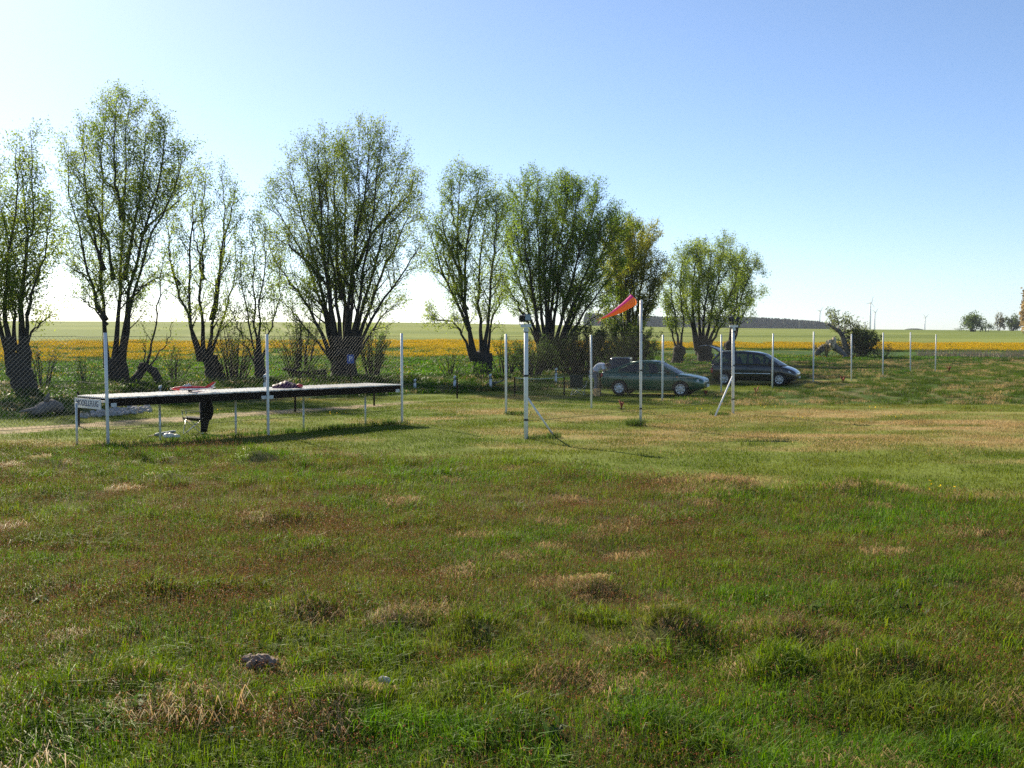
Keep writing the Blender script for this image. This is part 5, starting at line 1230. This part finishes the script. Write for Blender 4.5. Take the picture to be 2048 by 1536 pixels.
    ds = MB(); ds.tube([(spec['seats'][0] + .62 + .17 * math.cos(a), .36 + .0, zbelt - .02 + .17 * math.sin(a)) if False else (spec['seats'][0] + .52, .36 + .17 * math.cos(a), zbelt + .02 + .15 * math.sin(a)) for a in np.linspace(0, 2 * math.pi, 15)], .014, 6, False); ds.build('steering_wheel', TRIM, t, True)
    # wheels
    wr = spec['wr']
    for wx in spec['wheels']:
        for s in (-1, 1):
            M = Matrix.Translation((wx, (spec['W'] - .10) * s, wr)) @ Matrix.Rotation(-math.pi / 2 * s, 4, 'X')
            w_ = MB().lathe([(wr * .60, -.09), (wr * .92, -.095), (wr, -.06), (wr, .06), (wr * .93, .092), (wr * .66, .095)], 28, M).build('wheel', TYRE, t, True)
            MB().lathe([(wr * .665, .085), (wr * .63, .093), (wr * .58, .085), (wr * .30, .098), (wr * .1, .104), (0, .104)], 28, M).build('rim', HUB, w_, True)
            hm = MB(); nh = spec['holes']
            for k in range(nh):
                a = 2 * math.pi * k / nh + .3; rr_ = wr * spec['hr']
                p = [(rr_ + wr * spec['hl'] * math.cos(b), wr * spec['hw'] * math.sin(b)) for b in np.linspace(0, 2 * math.pi, 9)[:-1]]
                z = .101
                hm.add([M @ Vector((x * math.cos(a) - y * math.sin(a), x * math.sin(a) + y * math.cos(a), z)) for x, y in p] + [M @ Vector((x * math.cos(a) - y * math.sin(a), x * math.sin(a) + y * math.cos(a), .07)) for x, y in p],
                       [tuple(range(8))] + [(i, i + 8, (i + 1) % 8 + 8, (i + 1) % 8) for i in range(8)])
            hm.build('rim_openings', TRIM, w_)['kind'] = 'stuff'
    # trim
    def onside(x, z, s, d=.0):
        w_ = np.interp(x, [q[0] for q in spec['st']], [q[1] for q in spec['st']]); return (x, (w_ + d) * s, z)
    for s in (-1, 1):
        x0, x1, zz, th, mt = spec['strip']
        for (a, b) in ((x0, x0 + (x1 - x0) * .30), (x0 + (x1 - x0) * .32, x0 + (x1 - x0) * .62), (x0 + (x1 - x0) * .64, x1)):
            st_ = MB(); xs = np.linspace(a, b, 5)
            for i in range(4):
                st_.add([onside(xs[i], zz - th, s, -.004), onside(xs[i], zz - th, s, .014), onside(xs[i], zz + th, s, .012), onside(xs[i], zz + th, s, -.006), onside(xs[i + 1], zz - th, s, -.004), onside(xs[i + 1], zz - th, s, .014), onside(xs[i + 1], zz + th, s, .012), onside(xs[i + 1], zz + th, s, -.006)], [(0, 1, 5, 4), (1, 2, 6, 5), (2, 3, 7, 6), (0, 3, 2, 1), (4, 5, 6, 7)])
            st_.build('rub_strip', mt, t)
        for x in spec['doorlines']:
            MB().tube([onside(x[0], spec['zsill'], s, -.008), onside((x[0] + x[1]) / 2, (spec['zsill'] + zbelt) / 2, s, -.005), onside(x[1], zbelt - .03, s, -.012)], .010, 4).build('door_gap', TRIM, t)
        for x in spec['handles']: MB().box(onside(x, zbelt - .13, s, .006), (.16, .03, .03)).build('door_handle', spec.get('handlemat', TRIM), t)
        mx, mz = spec['mirror']; y = Y3(mx, mz) + .10
        b = MB(); b.blob((mx, y * s, mz), (.07, .11, .075), 1, 12, 8, 0); b.tube([(mx - .01, (y - .14) * s, mz - .03), (mx, y * s, mz)], .022, 6); b.build('mirror', TRIM, t, True)
        b = MB(); q = spec['lamp']; b.add([(x, yy * s, z) for x, yy, z in q], [tuple(range(len(q)))]); o = b.build('headlight', LAMPG, t); md = o.modifiers.new('t', 'SOLIDIFY'); md.thickness = .03; md.offset = 0
        c_, r_ = spec['tail']; b = MB(); b.blob((c_[0], c_[1] * s, c_[2]), r_, 1, 12, 8, 0); b.build('tail_light', TAILR, t, True)
        if spec.get('indicator'): x, z = spec['indicator']; b = MB(); b.blob(onside(x, z, s, .0), (.05, .015, .022), 1, 10, 6, 0); b.build('side_indicator', AMBER, t, True)
    c_, d_ = spec['bumper_r']; MB().box(c_, d_).build('rear_number_plate', PLATE, t)
    c_, d_ = spec['bumper_f']; MB().box(c_, d_).build('front_number_plate', PLATE, t)
    g = spec['grille']; MB().box(g[0], g[1], Matrix.Rotation(g[2], 3, 'Y')).build('grille', TRIM, t)
    b = MB(); b.tube([(spec['wiper'][0], .15, spec['wiper'][1]), (spec['wiper'][0] - .12, -.45, spec['wiper'][1] + .07)], .01, 4); b.build('wiper', TRIM, t)
    return t
GREENP = mat('green_metallic_paint', (.010, .085, .045), (.012, .092, .05), 60, .30, .2, coat=1.0)
DARKP = mat('dark_grey_green_paint', (.009, .012, .012), (.011, .014, .014), 60, .28, .2, coat=1.0)
BLUEP = mat('dark_blue_paint', (.012, .022, .030), (.014, .025, .035), 60, .3, .3, coat=1.0)
SILVERSTRIP = mat('light_strip', (.34, .33, .26), None, rough=.3); CHROMES = mat('bright_strip', (.55, .58, .6), None, rough=.25, metal=.6)
saloon = dict(W=.85, wr=.305, wheels=(1.26, -1.30), zbelt=.93, yb=.775, tum=.42, zsill=.25,
    st=[(-2.14, .60, .46, .84, .01), (-2.10, .74, .36, .95, .015), (-1.95, .80, .27, .985, .02), (-1.30, .845, .22, .955, .03), (-.40, .855, .20, .93, .02), (.50, .855, .20, .925, .02), (1.00, .85, .20, .935, .035), (1.55, .835, .22, .865, .05), (1.95, .79, .26, .775, .05), (2.13, .71, .32, .69, .03), (2.20, .56, .40, .60, .01)],
    side=[(1.10, .92), (.30, 1.345), (.02, 1.385), (-.45, 1.39), (-.90, 1.345), (-1.85, .985), (-1.85, .93)],
    win=[[(.86, .965), (.27, 1.285), (.02, 1.325), (-.20, 1.335), (-.20, .955)], [(-.29, .955), (-.29, 1.335), (-.50, 1.335), (-.86, 1.295), (-1.28, 1.12), (-1.36, .975)]],
    top=[(1.10, .935), (.85, 1.065), (.30, 1.36), (.02, 1.395), (-.45, 1.40), (-.90, 1.355), (-1.30, 1.20), (-1.72, 1.035), (-1.95, .975)], bow={(1.10, .935): 1.4, (.85, 1.065): 1.2, (.30, 1.36): .6},
    topseg=[(0, 2, 'windscreen', CARGLASS), (2, 5, 'roof', GREENP), (5, 7, 'rear_window', CARGLASS), (7, 8, 'boot_lid', GREENP)], seats=(-.05, -.95), holes=7, hr=.48, hl=.085, hw=.085,
    strip=(-1.95, 1.95, .775, .014, SILVERSTRIP), doorlines=[(1.02, .98), (-.24, -.24), (-.98, -1.22)], handles=(-.05, -1.02), mirror=(.74, 1.0), lamp=[(2.10, .42, .58), (2.02, .72, .585), (1.92, .80, .62), (1.93, .795, .70), (2.03, .70, .725), (2.09, .42, .705)],
    tail=((-2.07, .70, .83), (.06, .12, .09)), indicator=(1.12, .80), bumper_r=((-2.145, 0, .62), (.015, .5, .11)), bumper_f=((2.225, 0, .44), (.015, .5, .11)), grille=((2.165, 0, .60), (.04, .62, .10), -.2), wiper=(1.10, .97))
sal = car('green_car', G(1299, 792) + Vector((.30, .72, 0)), R(-21), 'green saloon with silver seven hole wheel covers behind the windsock pole', saloon, GREENP)
van = dict(W=.88, wr=.315, wheels=(1.38, -1.32), zbelt=1.03, yb=.80, tum=.30, zsill=.28, handlemat=TRIM,
    st=[(-2.02, .66, .46, .98, .0), (-1.97, .78, .36, 1.03, .0), (-1.80, .85, .27, 1.045, .0), (-1.10, .875, .22, 1.04, .0), (-.2, .88, .21, 1.03, .0), (.6, .88, .21, 1.015, .0), (1.15, .87, .21, 1.01, .03), (1.60, .845, .23, .915, .06), (1.95, .79, .26, .79, .06), (2.12, .71, .32, .68, .04), (2.19, .56, .40, .58, .01)],
    side=[(1.42, .98), (.62, 1.475), (.25, 1.585), (-.40, 1.64), (-1.20, 1.645), (-1.62, 1.61), (-1.98, 1.20), (-1.98, 1.02)],
    win=[[(1.20, 1.05), (.72, 1.345), (.66, 1.06)], [(.56, 1.06), (.60, 1.40), (.28, 1.515), (-.12, 1.545), (-.12, 1.06)], [(-.24, 1.06), (-.24, 1.55), (-.75, 1.575), (-1.02, 1.575), (-1.02, 1.07)], [(-1.13, 1.08), (-1.13, 1.57), (-1.55, 1.545), (-1.84, 1.22), (-1.84, 1.10)]],
    top=[(1.42, .995), (1.05, 1.22), (.62, 1.487), (.25, 1.60), (-.40, 1.655), (-1.20, 1.66), (-1.62, 1.625)], bow={(1.42, .995): 1.6, (1.05, 1.22): 1.3, (.62, 1.487): .8},
    topseg=[(0, 2, 'windscreen', CARGLASS), (2, 6, 'roof', DARKP)], seats=(.12, -.78), holes=7, hr=.42, hl=.17, hw=.07,
    strip=(-.98, .95, .60, .016, CHROMES), doorlines=[(1.20, 1.05), (-.18, -.18), (-1.02, -1.10)], handles=(-.02, -.92), mirror=(.90, 1.10), lamp=[(2.07, .50, .60), (1.97, .74, .615), (1.84, .825, .66), (1.80, .82, .745), (1.94, .73, .75), (2.03, .52, .70)],
    tail=((-1.97, .74, .72), (.07, .10, .14)), indicator=None, bumper_r=((-2.03, 0, .45), (.012, .3, .08)), bumper_f=((2.215, 0, .42), (.015, .5, .11)), grille=((2.15, 0, .60), (.04, .60, .09), -.2), wiper=(1.40, 1.03))
vn = car('dark_people_carrier', G(1502, 771) + Vector((.32, .72, 0)), R(-24), 'dark people carrier with its tailgate raised beyond the braced post', van, DARKP)
def tailgate():
    pts = [(-1.64, 1.645), (-1.82, 1.79), (-2.10, 1.905), (-2.34, 1.955), (-2.62, 1.93), (-2.72, 1.90)]; n = 7
    for (a, b, nm, mt) in ((0, 3, 'tailgate_glass', CARGLASS), (3, 5, 'tailgate_panel', DARKP)):
        m = MB(); rows = pts[a:b + 1]; m.v = [(x, .64 * (2 * j / (n - 1) - 1), z + .03 * (1 - (2 * j / (n - 1) - 1) ** 2)) for x, z in rows for j in range(n)]; k = len(rows)
        m.f = [(i * n + j, i * n + j + 1, (i + 1) * n + j + 1, (i + 1) * n + j) for i in range(k - 1) for j in range(n - 1)]
        o = m.build(nm, mt, vn, True); md = o.modifiers.new('t', 'SOLIDIFY'); md.thickness = .05 if b == 5 else .008
    for s in (-1, 1):
        m = MB(); m.tube([(x, .66 * s, z) for x, z in pts[:4]], .035, 6); m.build('tailgate_frame', DARKP, vn, True)
        MB().tube([(-2.05, .62 * s, 1.84), (-1.80, .66 * s, 1.36)], .012, 6).build('gas_strut', TRIM, vn, True)
        b = MB(); b.blob((-1.80, .68 * s, 1.47), (.05, .06, .07), 1, 10, 6, 0); b.build('upper_tail_light', LAMPG, vn, True)
    MB().box((-1.95, 0, 1.03), (.06, 1.3, .05)).build('boot_sill', TRIM, vn)
tailgate()
small = dict(saloon); small.update(W=.74, wr=.28, wheels=(1.05, -1.05), zbelt=.88, yb=.68, tum=.30,
    st=[(-1.70, .52, .42, .86, .0), (-1.66, .64, .34, .90, .0), (-1.5, .70, .26, .90, .0), (-.6, .74, .2, .89, .0), (.4, .74, .2, .88, .0), (.95, .73, .2, .885, .03), (1.35, .70, .24, .80, .05), (1.62, .62, .3, .70, .03), (1.70, .5, .4, .58, .01)],
    side=[(1.10, .87), (.55, 1.34), (.25, 1.42), (-.9, 1.45), (-1.40, 1.43), (-1.62, .95), (-1.62, .88)],
    win=[[(.85, .92), (.46, 1.29), (.20, 1.36), (-.20, 1.375), (-.20, .91)], [(-.30, .91), (-.30, 1.375), (-.9, 1.385), (-1.28, 1.37), (-1.46, .95)]],
    top=[(1.10, .89), (.82, 1.11), (.55, 1.355), (.25, 1.435), (-.9, 1.465), (-1.40, 1.445), (-1.55, 1.15), (-1.66, .94)], bow={(1.10, .89): 1.2, (.82, 1.11): 1, (.55, 1.355): .6},
    topseg=[(0, 2, 'windscreen', CARGLASS), (2, 5, 'roof', BLUEP), (5, 7, 'rear_window', CARGLASS)], seats=(.0, -.75), strip=(-1.4, 1.4, .6, .02, TRIM), doorlines=[(.95, .9), (-.25, -.25)], handles=(-.1,), mirror=(.68, .95),
    lamp=[(1.60, .35, .56), (1.52, .6, .57), (1.45, .66, .62), (1.48, .64, .70), (1.56, .55, .70), (1.60, .35, .68)], tail=((-1.64, .58, .80), (.05, .07, .12)), indicator=None, bumper_r=((-1.71, 0, .55), (.012, .45, .10)), bumper_f=((1.715, 0, .42), (.015, .45, .10)), grille=((1.66, 0, .58), (.04, .5, .08), -.2), wiper=(1.08, .93))
car('dark_blue_car', GX(1243, 53.0) + Vector((.12, 1.6, .0)), R(-100), 'small dark blue car mostly hidden behind the rear of the green saloon', small, BLUEP).scale = (.9, .9, .9)

# ------------------------------------------------------------------ the person bending into the boot
def skin_mesh(name, V, E, rad, mt, parent, levels=2):
    me = bpy.data.meshes.new(name); me.from_pydata(V, E, []); me.update(); o = bpy.data.objects.new(name, me); COL.objects.link(o)
    sk = o.modifiers.new('skin', 'SKIN'); ss = o.modifiers.new('sub', 'SUBSURF'); ss.levels = levels; ss.render_levels = levels
    for i, r_ in enumerate(rad):
        d = me.skin_vertices[0].data[i]; d.radius = r_ if hasattr(r_, '__len__') else (r_, r_); d.use_root = (i == 0)
    baked(o); o.data.polygons.foreach_set('use_smooth', [True] * len(o.data.polygons)); o.data.materials.clear(); o.data.materials.append(mt); o.parent = parent; return o
SKIN = mat('skin', (.50, .25, .16), (.56, .30, .20), 12, .5); SHIRT = mat('patterned_white_shirt', (.80, .79, .79), (.62, .60, .66), 9, .85, detail=1)
def person():
    fw = (sal.matrix_basis.to_3x3() @ Vector((1, 0, 0))); q = Vector(sal.location) - fw * 2.46 + Vector((.03, .0, 0))
    t = thing('person', Vector((q.x, q.y, gz(q.x, q.y))), 'person in a patterned white shirt bending into the boot of the green saloon', 'person', None, R(-14))
    V = [(-.16, 0, .90), (-.10, 0, 1.02), (.04, 0, 1.16), (.20, 0, 1.22), (.30, 0, 1.24), (.38, 0, 1.22), (.44, 0, 1.18),   # pelvis..head 0-6
         (.22, .19, 1.19), (.28, .24, .96), (.44, .20, .82), (.22, -.19, 1.19), (.27, -.25, .96), (.42, -.20, .80),             # arms 7-12
         (-.15, .10, .84), (-.04, .12, .47), (-.10, .12, .09), (.06, .13, .04), (-.15, -.10, .84), (-.06, -.12, .47), (-.14, -.12, .09), (.02, -.13, .04)]
    E = [(0, 1), (1, 2), (2, 3), (3, 4), (4, 5), (5, 6), (3, 7), (7, 8), (8, 9), (3, 10), (10, 11), (11, 12), (0, 13), (13, 14), (14, 15), (15, 16), (0, 17), (17, 18), (18, 19), (19, 20)]
    rd = [(.13, .15), (.12, .14), (.13, .16), (.13, .16), (.055, .055), (.075, .075), (.09, .085), (.06, .06), (.042, .042), (.03, .03), (.06, .06), (.042, .042), (.03, .03), (.095, .095), (.06, .06), (.042, .042), (.035, .035), (.095, .095), (.06, .06), (.042, .042), (.035, .035)]
    skin_mesh('body', V, E, rd, SKIN, t)
    skin_mesh('shirt', [(-.15, 0, .93), (-.09, 0, 1.035), (.05, 0, 1.175), (.20, 0, 1.235), (.27, 0, 1.245), (.22, .19, 1.20), (.26, .24, 1.02), (.22, -.19, 1.20), (.26, -.24, 1.02)], [(0, 1), (1, 2), (2, 3), (3, 4), (3, 5), (5, 6), (3, 7), (7, 8)],
              [(.155, .175), (.145, .17), (.155, .185), (.15, .185), (.075, .075), (.08, .08), (.07, .07), (.08, .08), (.07, .07)], SHIRT, t)
    skin_mesh('trousers', [(-.16, 0, .90), (-.15, .10, .83), (-.04, .12, .47), (-.095, .12, .14), (-.15, -.10, .83), (-.06, -.12, .47), (-.135, -.12, .14)], [(0, 1), (1, 2), (2, 3), (0, 4), (4, 5), (5, 6)], [(.145, .165), (.11, .11), (.078, .078), (.065, .065), (.11, .11), (.078, .078), (.065, .065)], mat('grey_trousers', (.20, .20, .22), (.28, .28, .30), 14, .9), t)
    h = MB(); h.blob((.435, 0, 1.235), (.10, .088, .085), 3, 14, 10, .02); h.blob((.38, 0, 1.235), (.07, .085, .08), 3, 14, 10, .02); h.build('hair', mat('dark_hair', (.03, .018, .012), (.05, .03, .02), 30, .7), t, True)
    f = MB()
    for s in (-1, 1): f.blob((.42, .088 * s, 1.17), (.02, .012, .03), 1, 8, 6, 0)
    f.build('ears', SKIN, t, True)['kind'] = 'stuff'
    MB().blob((.455, 0, 1.085), (.018, .014, .022), 1, 8, 6, 0).build('nose', SKIN, t, True)
    for s in (-1, 1):
        MB().blob((.475, .034 * s, 1.115), (.010, .012, .010), 1, 8, 6, 0).build('eye', mat('eye', (.05, .04, .04), None, rough=.1), t, True)
        b = Vector((.44 if s > 0 else .42, .20 * s, .82 if s > 0 else .80))
        for k in range(5):
            a = b + Vector((.012, (k - 2) * .018, -.02)); L_ = (.055, .075, .08, .075, .06)[k]
            skin_mesh('finger', [tuple(a), tuple(a + Vector((.018, 0, -L_ * .55))), tuple(a + Vector((.05, .0, -L_)))], [(0, 1), (1, 2)], [.010, .009, .007], SKIN, t, 1)
        x0 = -.10 if s > 0 else -.14
        sh_ = MB(); sh_.blob((x0 + .09, .125 * s, .045), (.14, .05, .05), 1, 12, 8, 0); sh_.build('shoe', mat('pale_shoe', (.55, .53, .5), (.65, .63, .6), 20, .6), t, True)
person()

# ------------------------------------------------------------------ haze
HM = bpy.data.materials.new('haze_air'); HM.use_nodes = True; _t = HM.node_tree; _t.nodes.remove(_t.nodes['Principled BSDF'])
_v = _t.nodes.new('ShaderNodeVolumePrincipled'); _v.inputs['Density'].default_value = HAZE_D; _v.inputs['Color'].default_value = (.80, .88, 1, 1); _v.inputs['Anisotropy'].default_value = .1
_t.links.new(_v.outputs[0], _t.nodes['Material Output'].inputs['Volume'])
HB = MB(); zlo, zhi = -16.0, 92.0; HB.box((0, 1230, (zlo + zhi) / 2), (3000, 2900, zhi - zlo)); tag(HB.build('haze', HM), kind='stuff')
